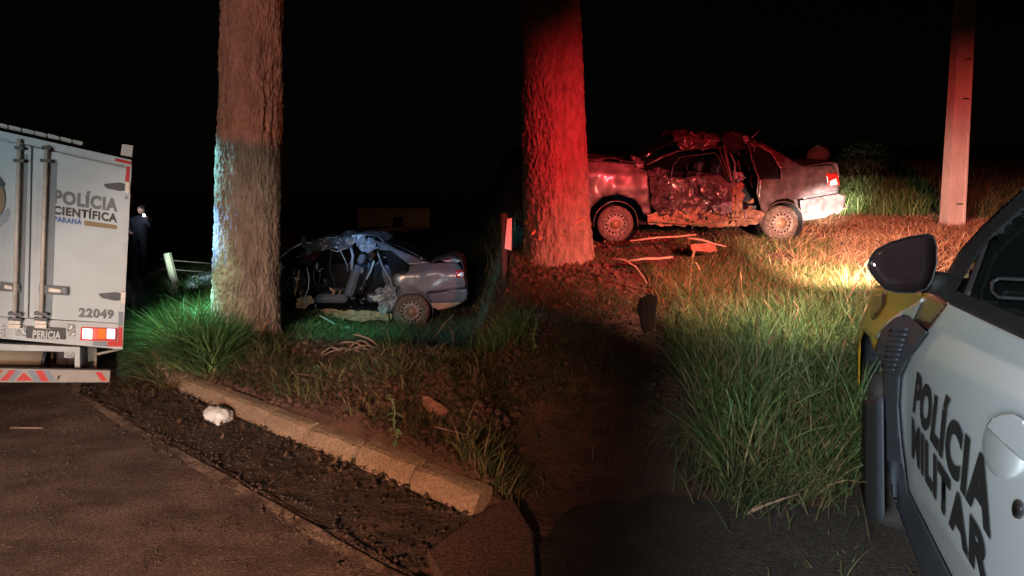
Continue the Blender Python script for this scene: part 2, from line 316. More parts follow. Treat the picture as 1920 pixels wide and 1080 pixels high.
# red concrete slab at the end of the kerb
sl = [at(800, 1046, 2.36), at(905, 968, 2.69), at(960, 940, 2.83), Vector((.10, 2.5, 0)), Vector((.10, 1.7, 0)), Vector((-.15, 1.9, 0))]
bm = bmesh.new(); f = bm.faces.new([bm.verts.new((p.x, p.y, .045)) for p in sl])
r_ = bmesh.ops.extrude_face_region(bm, geom=[f]); bmesh.ops.translate(bm, verts=[v for v in r_['geom'] if isinstance(v, bmesh.types.BMVert)], vec=(0, 0, -.12))
bmesh.ops.bevel(bm, geom=[e for e in bm.edges], offset=.008, segments=1, affect='EDGES')
kind(bmobj('pavement_slab', bm, M['slab']), 'structure')

# ---------------------------------------------------------------- vegetation (uncountable: stuff)
def blades(name, P, hgt, wid, m, lean=.5, seg=4, droop=.5, label=None, cat=None, dirn=None, zoff=-.01):
    """P: (n,2) base points; curved tapering blades"""
    n = len(P); h = hgt*rng.uniform(.55, 1.25, n) if np.isscalar(hgt) else hgt; wd = wid*rng.uniform(.6, 1.3, n)
    th = rng.uniform(0, 2*math.pi, n) if dirn is None else dirn+rng.normal(0, .7, n); ln = lean*rng.uniform(.1, 1.3, n); dp = droop*rng.uniform(.0, 1.4, n)
    z0 = G(P[:, 0], P[:, 1])+zoff; V = np.zeros((n, 2*seg+1, 3)); face = rng.uniform(0, 2*math.pi, n)
    wx, wy = np.cos(face), np.sin(face)
    for i in range(seg+1):
        t = i/seg; r = h*(ln*t+dp*t*t)*.75; z = h*(t-dp*.45*t**2.6)
        x = P[:, 0]+np.cos(th)*r; y = P[:, 1]+np.sin(th)*r; zz = z0+z; ww = wd*(1-t**1.6)*.5
        if i < seg:
            V[:, 2*i] = np.stack([x-wx*ww, y-wy*ww, zz], -1); V[:, 2*i+1] = np.stack([x+wx*ww, y+wy*ww, zz], -1)
        else: V[:, 2*seg] = np.stack([x, y, zz], -1)
    base = (np.arange(n)*(2*seg+1))[:, None]; tr = []
    for i in range(seg-1):
        a = 2*i; tr += [[a, a+1, a+3], [a, a+3, a+2]]
    tr.append([2*seg-2, 2*seg-1, 2*seg]); T = (base[:, :, None]+np.array(tr)[None]).reshape(-1, 3)
    o = kind(tri_np(name, V.reshape(-1, 3), T, m), 'stuff')
    if label: o['label'] = label; o['category'] = cat or 'grass'
    return o
def scatter(n, px, py, fn=None, Y=None):
    """ground points seen in a pixel region: draw depth and column so that density is even on the ground"""
    out = []
    Ya, Yb = Y; xs = rng.uniform(px[0], px[1], n*3); y = np.sqrt(rng.uniform(Ya**2, Yb**2, n*3)); x = (xs-CX)/F*y
    z = G(x, y); row = CY+(H-z)/y*F; ok = (row > py[0]) & (row < py[1])
    if fn is not None: ok &= fn(xs, row, x, y)
    P = np.stack([x, y], -1)[ok]
    return P[:n]
def clump(P, cx=6, thr=-.1, s=0): return P[vn(P[:, 0]*cx, P[:, 1]*cx, s)+vn(P[:, 0]*cx*2.3, P[:, 1]*cx*2.3, s+3)*.5 > thr]
field = lambda xs, row, x, y: kd(x, y) > .12
# tall lush clump between the truck and the tree
P = scatter(14000, (205, 470), (430, 735), lambda xs, row, x, y: (kd(x, y) > .10) & (xs < 425-(row-600)*.1), (4.7, 7.6))
blades('tall_grass', P, .46, .014, M['grass'], .75, 5, 1.1, 'tall lush green grass clump between the truck and the tree trunk')
P = scatter(5000, (225, 520), (430, 700), lambda xs, row, x, y: (kd(x, y) > .2) & ((y > 9.3) | (xs < 345)), (6.9, 11))
blades('rough_grass', P, .38, .012, M['grass_dim'], .6, 4, .7, 'dim rough grass along the fence behind the tree')
P = scatter(2500, (190, 420), (590, 740), lambda xs, row, x, y: (kd(x, y) > -.10) & (kd(x, y) < 1.2), (4.6, 7.4))
blades('tall_grass', P, .30, .010, M['grass_mixed'], 1.3, 5, 1.5, 'bent mixed grass flopping over the far kerb beside the truck')
P = scatter(1800, (190, 330), (640, 745), lambda xs, row, x, y: (kd(x, y) > -.75) & (kd(x, y) < .0), (4.5, 7.4))
blades('dry_roots', P, .09, .007, M['root'], 2.2, 3, 1.4, 'dead grass lying in the gutter beside the truck', 'dead grass', zoff=.02)
# verge on the left
P = clump(scatter(26000, (395, 960), (560, 990), lambda xs, row, x, y: (kd(x, y) > .13), (2.7, 7.5)), 2.2, .02, 2)
blades('verge_grass', P, .12, .006, M['grass_dim'], .9, 4, .9, 'short patchy green and brown grass over the left verge')
P = clump(scatter(30000, (395, 975), (600, 1000), lambda xs, row, x, y: (kd(x, y) > .10), (2.6, 7.0)), 3.1, -.12, 5)
blades('dry_roots', P, .10, .005, M['root'], 2.4, 4, 1.3, 'matted brown roots and dead grass over the left verge', 'dead grass')
for (cx_, cy_, Yc, n_, hh, sp, mm) in ((935, 690, 5.0, 500, .30, .16, 'grass'), (905, 900, 2.95, 420, .20, .12, 'grass_mixed'), (720, 660, 5.9, 120, .16, .06, 'grass'), (640, 815, 3.2, 160, .12, .07, 'grass_mixed'), (860, 655, 5.6, 500, .3, .45, 'grass_dim'), (480, 720, 5.0, 260, .16, .2, 'grass_mixed'), (570, 765, 4.2, 260, .14, .2, 'grass_mixed'), (745, 700, 4.9, 90, .25, .1, 'grass'), (700, 760, 4.0, 120, .14, .12, 'grass_mixed')):
    x0 = (cx_-CX)/F*Yc; q = rng.normal(0, sp, (n_, 2))+np.array([x0, Yc]); q = q[kd(q[:, 0], q[:, 1]) > .1]
    blades('grass_tuft', q, hh, .007, M[mm], .7, 4, .8)
P = clump(scatter(9000, (420, 960), (600, 940), lambda xs, row, x, y: (kd(x, y) > .13), (2.8, 7.2)), 1.6, .12, 21); blades('verge_grass', P, .13, .007, M['grass_mixed'], .9, 4, 1.1, 'scattered green tufts over the left verge')
P = scatter(5000, (520, 960), (590, 640), field, (6.5, 9.2)); blades('verge_grass', clump(P, 3, -.1), .12, .008, M['grass_mixed'], .9, 3, .8)
P = scatter(900, (575, 745), (590, 680), field, (6.2, 7.9)); blades('grass_tuft', P, .13, .012, M['grass'], 1.1, 3, 1.0)
P = scatter(16000, (250, 985), (418, 600), None, (9, 40)); blades('field_grass', P, .35, .03, M['grass_dim'], .5, 3, .5, 'dim grass field behind the left wrecked car')
P = scatter(4200, (660, 990), (380, 640), lambda xs, row, x, y: (y > 7.0) & (x/y > -.26), (6.9, 9.2)); blades('rough_grass', P, .20, .010, M['grass_dim'], .9, 4, .9, 'rough dark grass on the steep bank right of the left wreck')
# right side
def gr_r(xs, row, x, y): return (xs > 1235+np.clip(row-580, -200, 400)*.36) & (xs < 1660-np.clip(row-800, 0, 400)*.3) & (row < 965)
P = scatter(24000, (1180, 1660), (470, 965), gr_r, (2.9, 6.9)); P = clump(P, 2, -.3, 4); hv = .40*rng.uniform(.45, 1.3, len(P))*(1-.66*sm(4.6, 6.0, P[:, 1])); blades('tall_grass', P, hv, .009, M['grass_mixed'], .6, 5, .9, 'tall mixed green grass on the right slope before the patrol car')
P = scatter(7000, (1380, 1650), (470, 800), None, (3.5, 7.0)); P = clump(P, 3, -.15, 11); hv = .48*rng.uniform(.45, 1.3, len(P))*(1-.72*sm(4.5, 5.8, P[:, 1])); blades('tall_grass', P, hv, .012, M['grass_pale'], .5, 5, .7, 'bright green grass slope beside the patrol car mirror')
P = clump(scatter(6000, (1260, 1640), (520, 900), gr_r, (2.9, 6.0)), 2.6, .10, 13); hv = .46*rng.uniform(.4, 1.35, len(P))*(1-.5*sm(4.6, 6.0, P[:, 1])); blades('tall_grass', P, hv, .012, M['grass'], .9, 5, 1.3, 'lush green tussocks standing out of the mixed grass on the right slope')
P = scatter(500, (1575, 1650), (500, 640), None, (4.5, 5.6)); blades('grass_tuft', P, .42, .018, M['grass_pale'], .35, 5, .3, 'stiff pale grass blades glaring in the headlamp beside the mirror')
P = scatter(6000, (1270, 1560), (445, 560), None, (6.0, 8.3)); blades('grass', clump(P, 3, -.2), .17, .009, M['grass_mixed'], .9, 4, .9, 'short grass in front of the right wrecked car')
P = scatter(9000, (1120, 1560), (425, 520), None, (6.3, 9.0)); blades('straw', clump(P, 4, -.1, 6), .07, .008, M['root'], 2.5, 3, 1.2, 'trodden dead grass and roots under the right wrecked car', 'dead grass')
P = scatter(14000, (1490, 1900), (395, 510), None, (6.2, 10.8)); blades('straw', P, .15, .011, M['straw'], 1.3, 4, 1.2, 'dry straw-coloured grass between the wrecked car and the pole', 'dead grass')
P = scatter(9000, (1540, 1740), (330, 425), None, (10.8, 19)); blades('field_grass', P, .42, .022, M['grass'], .35, 3, .4, 'green grass field beyond the right wrecked car')
P = scatter(14000, (1100, 1920), (285, 425), None, (10.8, 45)); blades('field_grass', P, .5, .035, M['grass_dim'], .4, 3, .5)
P = scatter(5000, (1780, 1960), (340, 440), None, (10.4, 16)); blades('field_grass', P, .5, .02, M['grass_dim'], .5, 3, .5)
P = clump(scatter(14000, (965, 1330), (470, 760), None, (3.2, 7.6)), 3, -.05, 9); blades('verge_grass', P, .10, .007, M['grass_dim'], 1.4, 4, 1.1, 'sparse dead grass on the dark bank below the red tree')
for (cx_, cy_, Yc, n_, hh, sp, mm) in ((1310, 500, 6.6, 110, .25, .09, 'grass'), (1400, 940, 2.95, 330, .26, .10, 'grass_dim'), (1430, 850, 3.2, 800, .3, .28, 'grass_dim'), (1700, 970, 2.1, 150, .06, .25, 'grass_dim'), (1100, 720, 3.6, 120, .12, .3, 'grass_dim')):
    x0 = (cx_-CX)/F*Yc; blades('grass_tuft', rng.normal(0, sp, (n_, 2))+np.array([x0, Yc]), hh, .007, M[mm], .8, 4, .8)
# seeding stalks in the right grass: stem with a fuzzy head, each a plant of its own
STK = [(1600, 560, 5.0), (1540, 590, 4.6), (1635, 610, 4.3), (1575, 650, 4.0), (1490, 600, 4.5), (1450, 640, 4.2), (1400, 560, 5.0), (1350, 560, 5.0), (1305, 600, 4.6), (1385, 690, 3.8), (1290, 540, 5.4), (1520, 540, 5.2), (1420, 700, 3.8), (1560, 720, 3.7), (1330, 640, 4.2), (1475, 545, 5.3), (1255, 590, 4.8), (1590, 500, 5.6)]
_o = sorted(range(len(STK)), key=lambda i: STK[i][0]); _w = ['leftmost', 'second', 'third', 'fourth', 'fifth', 'sixth', 'seventh', 'eighth', 'ninth', 'tenth', 'eleventh', 'twelfth', 'thirteenth', 'fourteenth', 'fifteenth', 'sixteenth', 'seventeenth', 'rightmost']
STL = {}
for k, i in enumerate(_o): STL[i] = _w[k]+(' from the left' if 0 < k < 17 else '')+' of the pale seeding grass stalks on right slope'
for i, (px, py, Yc) in enumerate(STK):
    x = (px-CX)/F*Yc; z = g1(x, Yc); a = random.uniform(-.5, .5); L_ = random.uniform(.42, .62)
    t = thing('seed_stalk', STL[i], 'grass stalk', (x, Yc, z), group='seeding grass stalks on the right slope')
    pts = [(a*L_*(k/7)**1.6, random.uniform(-.01, .01), L_*k/7*(1-.12*abs(a)*(k/7))) for k in range(8)]
    tube('stem', pts, .0022, M['straw'], t, seg=4, r2=.0014)
    e = Vector(pts[-1]); d = (e-Vector(pts[-2])).normalized(); lathe_pts = [e+d*q for q in (0, .015, .05, .08, .095)]
    bm = bmesh.new(); rings = []
    for q, rr in zip(lathe_pts, (.002, .007, .008, .005, .001)):
        rings.append([bm.verts.new(q+Vector((math.cos(k*1.047)*rr*random.uniform(.7, 1.4), math.sin(k*1.047)*rr, random.uniform(-.003, .003)))) for k in range(6)])
    for A_, B_ in zip(rings, rings[1:]):
        for k in range(6): bm.faces.new((A_[k], A_[(k+1) % 6], B_[(k+1) % 6], B_[k]))
    bmobj('seed_head', bm, M['straw'], t)
# litter and clods
def litter(name, P, size, m, label, cat, curl=.5, zoff=.01):
    n = len(P); z0 = G(P[:, 0], P[:, 1])+zoff; z0 = np.where(kd(P[:, 0], P[:, 1]) < 0, .03, z0); V = []; T = []
    s = size*rng.uniform(.4, 1.5, n); a = rng.uniform(0, 6.28, n); tl = rng.normal(0, .5, n)
    for k, (u, v, q) in enumerate(((-1, 0, .3), (-.3, .45, 0), (.4, .4, .1), (1, 0, .5), (.35, -.4, .1), (-.3, -.42, 0))):
        x = P[:, 0]+(np.cos(a)*u-np.sin(a)*v)*s; y = P[:, 1]+(np.sin(a)*u+np.cos(a)*v)*s
        V.append(np.stack([x, y, z0+q*curl*s*rng.uniform(.3, 2, n)+np.maximum(0, tl*u*s)+.004], -1))
    V = np.stack(V, 1).reshape(-1, 3); b = (np.arange(n)*6)[:, None]
    T = (b[:, :, None]+np.array([[0, 1, 5], [1, 2, 4], [1, 4, 5], [2, 3, 4]])[None]).reshape(-1, 3)
    o = kind(tri_np(name, V, T, m), 'stuff'); o['label'] = label; o['category'] = cat; return o
P = scatter(620, (240, 900), (700, 1075), lambda xs, row, x, y: (kd(x, y) > -.52) & (kd(x, y) < -.03), (2.3, 6)); litter('leaf_litter', clump(P, 2.2, -.1, 3), .024, M['leafdry'], 'dead leaves and scraps lying along the gutter', 'leaf litter', .9)
P = scatter(2600, (420, 960), (620, 960), lambda xs, row, x, y: kd(x, y) > .12, (2.6, 6.5)); litter('leaf_litter', P, .018, M['leafdry'], 'scraps of dead leaf over the left verge', 'leaf litter', .8)
P = scatter(1400, (965, 1330), (440, 780), None, (3.2, 8.4)); litter('leaf_litter', P, .022, M['leafdry'], 'dead leaves on the bank beneath the red tree', 'leaf litter', .8)
P = scatter(500, (1100, 1560), (430, 480), None, (7, 9)); litter('debris_chips', P, .03, M['mud'], 'small car debris chips strewn beside the right wreck', 'debris', .8)
P_glass = None
def clods(name, P, size, m, label):
    n = len(P); z0 = G(P[:, 0], P[:, 1]); z0 = np.where(kd(P[:, 0], P[:, 1]) < 0, .02, z0); s = size*rng.uniform(.3, 1, n)**1.5*1.6
    o8 = np.array([[1, 0, 0], [0, 1, 0], [-1, 0, 0], [0, -1, 0], [0, 0, .8], [0, 0, -.5]]); V = o8[None]*s[:, None, None]*rng.uniform(.6, 1.3, (n, 6, 3)); V[:, :, 0] += P[:, 0:1]; V[:, :, 1] += P[:, 1:2]; V[:, :, 2] += z0[:, None]
    T = np.array([[0, 1, 4], [1, 2, 4], [2, 3, 4], [3, 0, 4], [1, 0, 5], [2, 1, 5], [3, 2, 5], [0, 3, 5]]); T = ((np.arange(n)*6)[:, None, None]+T[None]).reshape(-1, 3)
    o = kind(tri_np(name, V.reshape(-1, 3), T, m), 'stuff'); o['label'] = label; o['category'] = 'soil'
P = scatter(9000, (400, 970), (600, 1000), lambda xs, row, x, y: kd(x, y) > .1, (2.6, 7.5)); clods('soil_clods', P, .030, M['soil'], 'loose red soil clods on the left verge')
P = scatter(1500, (0, 900), (715, 1079), lambda xs, row, x, y: (kd(x, y) > -.7) & (kd(x, y) < 0), (2.2, 6)); clods('soil_clods', P, .009, M['gutter'], 'grit and dirt crumbs in the gutter')
P = scatter(5000, (965, 1620), (400, 760), None, (3.3, 10)); clods('soil_clods', P, .022, M['soil'], 'loose red soil clods on the right bank')
P = scatter(900, (0, 700), (760, 1079), lambda xs, row, x, y: kd(x, y) < -.6, (2.2, 5)); clods('road_grit', P[vn(P[:, 0]*1.5, P[:, 1]*1.5, 3) > .0], .006, M['gutter'], 'fine dirt crumbs scattered on the road')

# ---------------------------------------------------------------- trees
def tree(name, label, x, y, r0, r1, top, z0, tilt=(0, 0), flare=.25, seed=0, missing=None):
    t = thing(name, label, 'tree', (x, y, z0))
    ns, nz = 260, 640; V = np.zeros((nz, ns, 3)); th = np.linspace(0, 2*math.pi, ns, endpoint=False)
    for i in range(nz):
        q = i/(nz-1); z = -.25+(top+.25)*q; r = r0+(r1-r0)*q+flare*r0*math.exp(-max(z, 0)/.28)
        a = th*ns/220
        cu = np.cos(th)*6; cv = np.sin(th)*6
        n1 = vn(cu*.5+seed, np.full(ns, z*1.6)+cv*.5, 1)*.035
        ridge = np.abs(vn(th*13+seed, np.full(ns, z*7)+vn(th*5, np.full(ns, z*7.), 2)*2, 3))*.022
        q2 = vn(th*26+seed, np.full(ns, z*17.), 4); plate = np.where(q2 > .08, .007, 0)-np.where(vn(th*9+seed, np.full(ns, z*3.1), 7) > .34, .012, 0)+q2*.010+vn(th*34, np.full(ns, z*42.), 5)*.014+vn(th*30, np.full(ns, z*75.), 6)*.006
        d = n1+ridge+plate
        if missing: d = d-missing(th, z)
        rr = r*(1+.04*np.cos(2*th+seed))+d*min(1.2, r/.3)
        V[i, :, 0] = np.cos(th)*rr+tilt[0]*z; V[i, :, 1] = np.sin(th)*rr+tilt[1]*z; V[i, :, 2] = z
    idx = np.arange(nz*ns).reshape(nz, ns); nx = np.roll(idx, -1, 1)
    T = np.stack([idx[:-1], nx[:-1], nx[1:], idx[1:]], -1).reshape(-1, 4)
    tri_np('trunk', V.reshape(-1, 3), T, M['bark'], t, smooth=False)
    # crown far above the frame: palm-like dry fronds
    for k in range(9):
        a = k*.7+seed; tube('frond', [(tilt[0]*top+math.cos(a)*q, math.sin(a)*q, top+.5*q-.22*q*q) for q in np.linspace(0, 2.6, 9)], .05, M['frond'], t, seg=5, r2=.01, flat=.3)
    return t
tz = g1(-2.9, 5.9)
def miss(th, z):
    w_ = np.exp(-(((th-5.75)/.10)**2))*((z > 2.25) & (z < 2.9))*.05 + np.exp(-(((th-6.02)/.05)**2))*((z > 2.1) & (z < 3.0))*.05
    return w_*(vn(th*12, np.full(len(th), z*9.)) > -.25)
tree('palm_tree', 'tall rough-barked trunk lit grey, orange and blue in front of the left wrecked car', (462-CX)/F*5.9, 5.9, .315, .27, 6.6, tz, (.018, 0), .16, 0, miss)
yr = 7.5; zr = g1((1043-CX)/F*yr, yr)
tree('palm_tree', 'thick red-lit tree trunk at the front of the right wrecked car', (1047-CX)/F*yr, yr, .475, .385, 6.5, zr-.05, (-.033, 0), .10, 3.3)
# mound of soil and broken bark at the foot of the right tree
P = np.array([[(1045-CX)/F*yr, yr-.35]])+rng.normal(0, .28, (900, 2)); clods('soil_clods', P, .05, M['soil'], 'broken soil heaped at the foot of the red-lit tree')
# raw scars of the impact on both trunks
def scar(x, y, z, w, h, m, tree_o, a=0):
    bm = bmesh.new(); bmesh.ops.create_icosphere(bm, subdivisions=2, radius=1)
    for v in bm.verts: v.co = Vector((v.co.x*w*(1+.3*noise.noise(v.co*3)), v.co.y*.05, v.co.z*h*(1+.4*noise.noise(v.co*4)))) + Vector((0, 0, v.co.x*a))
    bmesh.ops.translate(bm, vec=(x, y, z), verts=bm.verts); bmobj('bark_scar', bm, m, tree_o, True)
rawm = mat('raw_bark', (.45, .15, .07), (.6, .28, .14), .8, scale=20)
tl_, tr_ = [o for o in sc.objects if o.name.startswith('palm_tree')][:2]
for q, (w_, h_) in ((at(500, 608, 5.58), (.035, .012)), (at(492, 622, 5.58), (.022, .012))): scar(q.x, q.y, q.z, w_, h_, rawm, tl_, .04)
for (px, py, w_, h_) in ((1088, 414, .05, .014), (1078, 420, .04, .016), (1062, 455, .05, .025), (1046, 436, .03, .012), (1015, 446, .05, .04), (1000, 436, .04, .03)):
    q = at(px, py, 7.045+((px-1047)/68)**2*.2); scar(q.x, q.y, q.z, w_, h_, rawm, tr_, .03)

# ---------------------------------------------------------------- wrecked cars
def wheel(car, x, y, z, r=.295, side=-1, m='tyredust', w=.19):
    wh = lathe('wheel', [(r*.26, side*.06), (r*.27, side*.085), (.0001, side*.09)], M['hub'], car, 20, c=(x, y, z))
    prof = [(r*.66, -w/2), (r*.75, -w/2-.006), (r*.93, -w/2+.008), (r, -w/2+.035), (r, w/2-.035), (r*.93, w/2-.008), (r*.75, w/2+.006), (r*.66, w/2)]
    lathe('tyre', prof, M[m], wh, 40, c=(x, y, z))
    q = side
    prof = [(r*.68, q*w*.46), (r*.64, q*w*.40), (r*.60, q*w*.30), (r*.57, q*w*.30), (r*.47, q*w*.32), (r*.42, q*w*.36), (r*.30, q*w*.33), (r*.25, q*w*.40), (0.0001, q*w*.42)]
    lathe('rim', prof, M['rim'], wh, 64, c=(x, y, z), skip=lambda k, i: i == 3 and k % 4 in (0, 1))
    lathe('brake_drum', [(r*.56, q*.0), (r*.55, q*.03), (0.0001, q*.035)], M['inner'], wh, 24, c=(x, y, z))
    return wh
def yb(z, zb=.95):  # near side surface depth as a function of height
    return .012+max(0, z-zb)*.42+max(0, .42-z)*.20+(.03*((z-.7)/.4)**2 if z < zb else 0)
def make_car(name, label, loc, rot, S, ox, oy, T, pm, W=1.62):
    car = thing(name, label, 'wrecked car', loc, rot)
    xz = lambda px, py: ((px-ox)/S, (oy-py)/S)
    def near(px, py, off=0): x, z = xz(px, py); return (x, yb(z, T['zb'])+off, z)
    def nf(off): return lambda px, py: near(px, py, off)
    def sh(n, o, m=pm, off=0, dent=0, res=5, par=None, seed=0, df=3): return sheet(n, o, nf(off), M[m] if isinstance(m, str) else m, par or car, res, .006, False, dent, df, seed=seed)
    def P3(px, py, y): x, z = xz(px, py); return (x, y, z)
    # near side bodywork
    q = sh('rear_quarter_panel', T['quarter'], dent=.02, seed=1)
    sh('side_moulding', T['moulding'], 'trim', -.012, 0, 8, q)
    sh('quarter_window', T['qwin'], 'glassdark', .0, .006)
    sh('rear_bumper', T['bumper'], pm, -.03, .012)
    sh('bumper_mud', T['bmud'], 'mud', -.036, .012) if T.get('bmud') else None
    sh('pillar', T['cpillar'], pm, -.004, .012, seed=2)
    sh('fender', T['fender'], pm, .0, .035, seed=3)
    if T.get('hinge'): sh('hinge_panel', T['hinge'], pm, -.03, .13, 3, seed=4, df=7)
    if T.get('door'):
        d = sh('front_door', T['door'], pm, .02, .055, 3, seed=5, df=3); sh('door_skin_tear', T['tear'], pm, -.03, .08, 3, d, 6, 6)
    sh('rocker_panel', T['rocker'], 'mud', .02, .07, 4, seed=7, df=6)
    for k, (pts, r, m) in enumerate(T['struts']):
        tube('door_pillar' if r > .018 else 'bent_strip', [P3(*p) for p in pts], r, M[m], car, seg=7, flat=.6, jitter=.25)
    for o_, m_, off, dn in T['scraps']: sh('torn_metal', o_, m_, off, dn, 3, None, random.random()*9, 7)
    rs = random.Random(int(ox))
    for (x0_, y0_, x1_, y1_, cnt) in T['shards']:
        for k in range(cnt):
            cx_, cy_ = rs.uniform(x0_, x1_), rs.uniform(y0_, y1_); sz = rs.uniform(3, 9); a_ = rs.uniform(0, 6.3); ang = sorted(rs.uniform(0, 6.28) for _ in range(5)); el = rs.uniform(.3, .8)
            pts = []
            for q_ in ang: u_, v_ = math.cos(q_)*sz, math.sin(q_)*sz*el; pts.append((cx_+u_*math.cos(a_)-v_*math.sin(a_), cy_+u_*math.sin(a_)+v_*math.cos(a_)))
            sh('torn_metal', pts, rs.choice(['bare', pm, pm, 'trim', 'mud', 'inner']), rs.uniform(-.08, .25), .09, 3, None, rs.random()*9, 8)
    for k in range(T['nstrip']):
        x0_, y0_, x1_, y1_, _c = rs.choice(T['shards']); p0 = (rs.uniform(x0_, x1_), rs.uniform(y0_, y1_)); d_ = rs.uniform(0, 6.28); L_ = rs.uniform(8, 26); yy_ = rs.uniform(-.06, .3)
        pts = [P3(p0[0]+math.cos(d_+w_)*L_*w_, p0[1]+math.sin(d_+w_)*L_*w_, yy_+rs.uniform(-.03, .03)) for w_ in (0, .35, .7, 1)]
        tube('bent_strip', pts, rs.uniform(.004, .011), M[rs.choice(['bare', 'trim', pm, 'pale'])], car, seg=5, flat=.4, jitter=.3)
    # arches
    for cx_, cz, r in T['arches']:
        pts = [(cx_+r*math.cos(a), .02, cz+r*math.sin(a)) for a in np.linspace(-.15, math.pi+.15, 16)]
        tube('wheel_arch', pts, .013, M[pm] if T.get('archmud') else M['trim'], car, seg=6, flat=.7, jitter=.3)
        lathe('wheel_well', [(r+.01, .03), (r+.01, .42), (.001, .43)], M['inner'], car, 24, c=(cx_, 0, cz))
    # roof lofted across from the near profile to a plainer far profile
    def roofline(key, mname, nm, y0, y1, amp, seedr):
        prof = T[key]; vs = []; fs = []; ny = 16
        xs_ = np.linspace(0, len(prof)-1, 34)
        for i, s in enumerate(xs_):
            k = min(int(s), len(prof)-2); t = s-k; p = xz(prof[k][0]*(1-t)+prof[k+1][0]*t, prof[k][1]*(1-t)+prof[k+1][1]*t)
            for j in range(ny+1):
                u = j/ny; y = y0+(y1-y0)*u; n_ = noise.noise(Vector((p[0]*3.5+seedr, y*3.5, p[1]*3)))*amp+noise.noise(Vector((p[0]*9+seedr, y*9, 0)))*amp*.5
                vs.append((p[0]+n_*.5, y, p[1]+n_+.04*math.sin(math.pi*u)))
        for i in range(33):
            for j in range(ny): fs.append((i*(ny+1)+j, i*(ny+1)+j+1, (i+1)*(ny+1)+j+1, (i+1)*(ny+1)+j))
        o = mesh(nm, vs, fs, M[mname], car, smooth=True); s_ = o.modifiers.new('thickness', 'SOLIDIFY'); s_.thickness = .006; return o
    zt = xz(*T['roof'][2])[1]; y0 = yb(zt, T['zb'])
    roofline('roof', pm, 'roof', y0-.02, W-y0, T['roofamp'], 1); roofline('bootlid', pm, 'boot_lid', .07, W-.07, .012, 2)
    roofline('rearglass', 'glassdark', 'rear_window', y0+.03, W-y0-.03, .004, 3); roofline('bonnet', pm, 'bonnet', .06, W-.06, .05, 4)
    roofline('rearface', pm, 'rear_panel', .05, W-.05, .006, 5)
    roofline('windscreen', 'glassdark', 'windscreen', y0+.0, W-y0, .03, 6)
    # far side, floor and cabin
    def far(px, py): x, z = xz(px, py); return (x, W-yb(z, T['zb']), z)
    sheet('far_side_panel', T['farside'], far, M['inner'], car, 14, .006, False, .01)  # near-black colour stands in for shade in the open cabin
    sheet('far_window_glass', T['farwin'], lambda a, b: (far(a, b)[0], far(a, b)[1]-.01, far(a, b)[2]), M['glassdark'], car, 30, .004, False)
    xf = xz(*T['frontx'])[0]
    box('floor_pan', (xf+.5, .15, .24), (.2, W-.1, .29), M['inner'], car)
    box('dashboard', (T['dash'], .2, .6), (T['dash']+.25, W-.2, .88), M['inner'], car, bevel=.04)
    def seat(x, y, w_, hm, lean=.25, mm='seat'):
        s = box('seat', (x-.25, y, .38), (x+.25, y+w_, .52), M[mm], car, bevel=.04)
        rm = Matrix.Translation((x+.27, 0, .5)) @ Matrix.Rotation(lean, 4, 'Y') @ Matrix.Translation((-x-.27, 0, -.5))
        box('seat_back', (x+.2, y, .48), (x+.34, y+w_, .48+hm), M[mm], s, bevel=.05, rot=rm)
        box('headrest', (x+.22, y+w_*.25, .50+hm), (x+.32, y+w_*.75, .66+hm), M[mm], s, bevel=.03, rot=rm)
    for (x, y, w_, hm, ln) in T['seats']: seat(x, y, w_, hm, ln)
    lathe('steering_wheel', [(.17, -.012), (.185, 0), (.17, .012), (.158, 0), (.17, -.012)], M['trim'], car, 24, 'x', (T['dash']+.38, .45, .82))
    # wheels
    (rx, rz, rr), (fx, fz, fr) = T['wheels']
    wheel(car, rx, .10, rz, rr); wheel(car, fx, .10, fz, fr); wheel(car, rx, W-.1, rz, rr, 1); wheel(car, fx, W-.1, fz, fr, 1)
    # tail lamp wrapping the corner
    tl = sh('tail_lamp', T['tail'], 'lampr', -.012, 0, 6); sh('reversing_lens', T['tailc'], 'lampc', -.02, 0, 6, tl)
    x1, z1 = xz(*T['tail'][1])
    return car
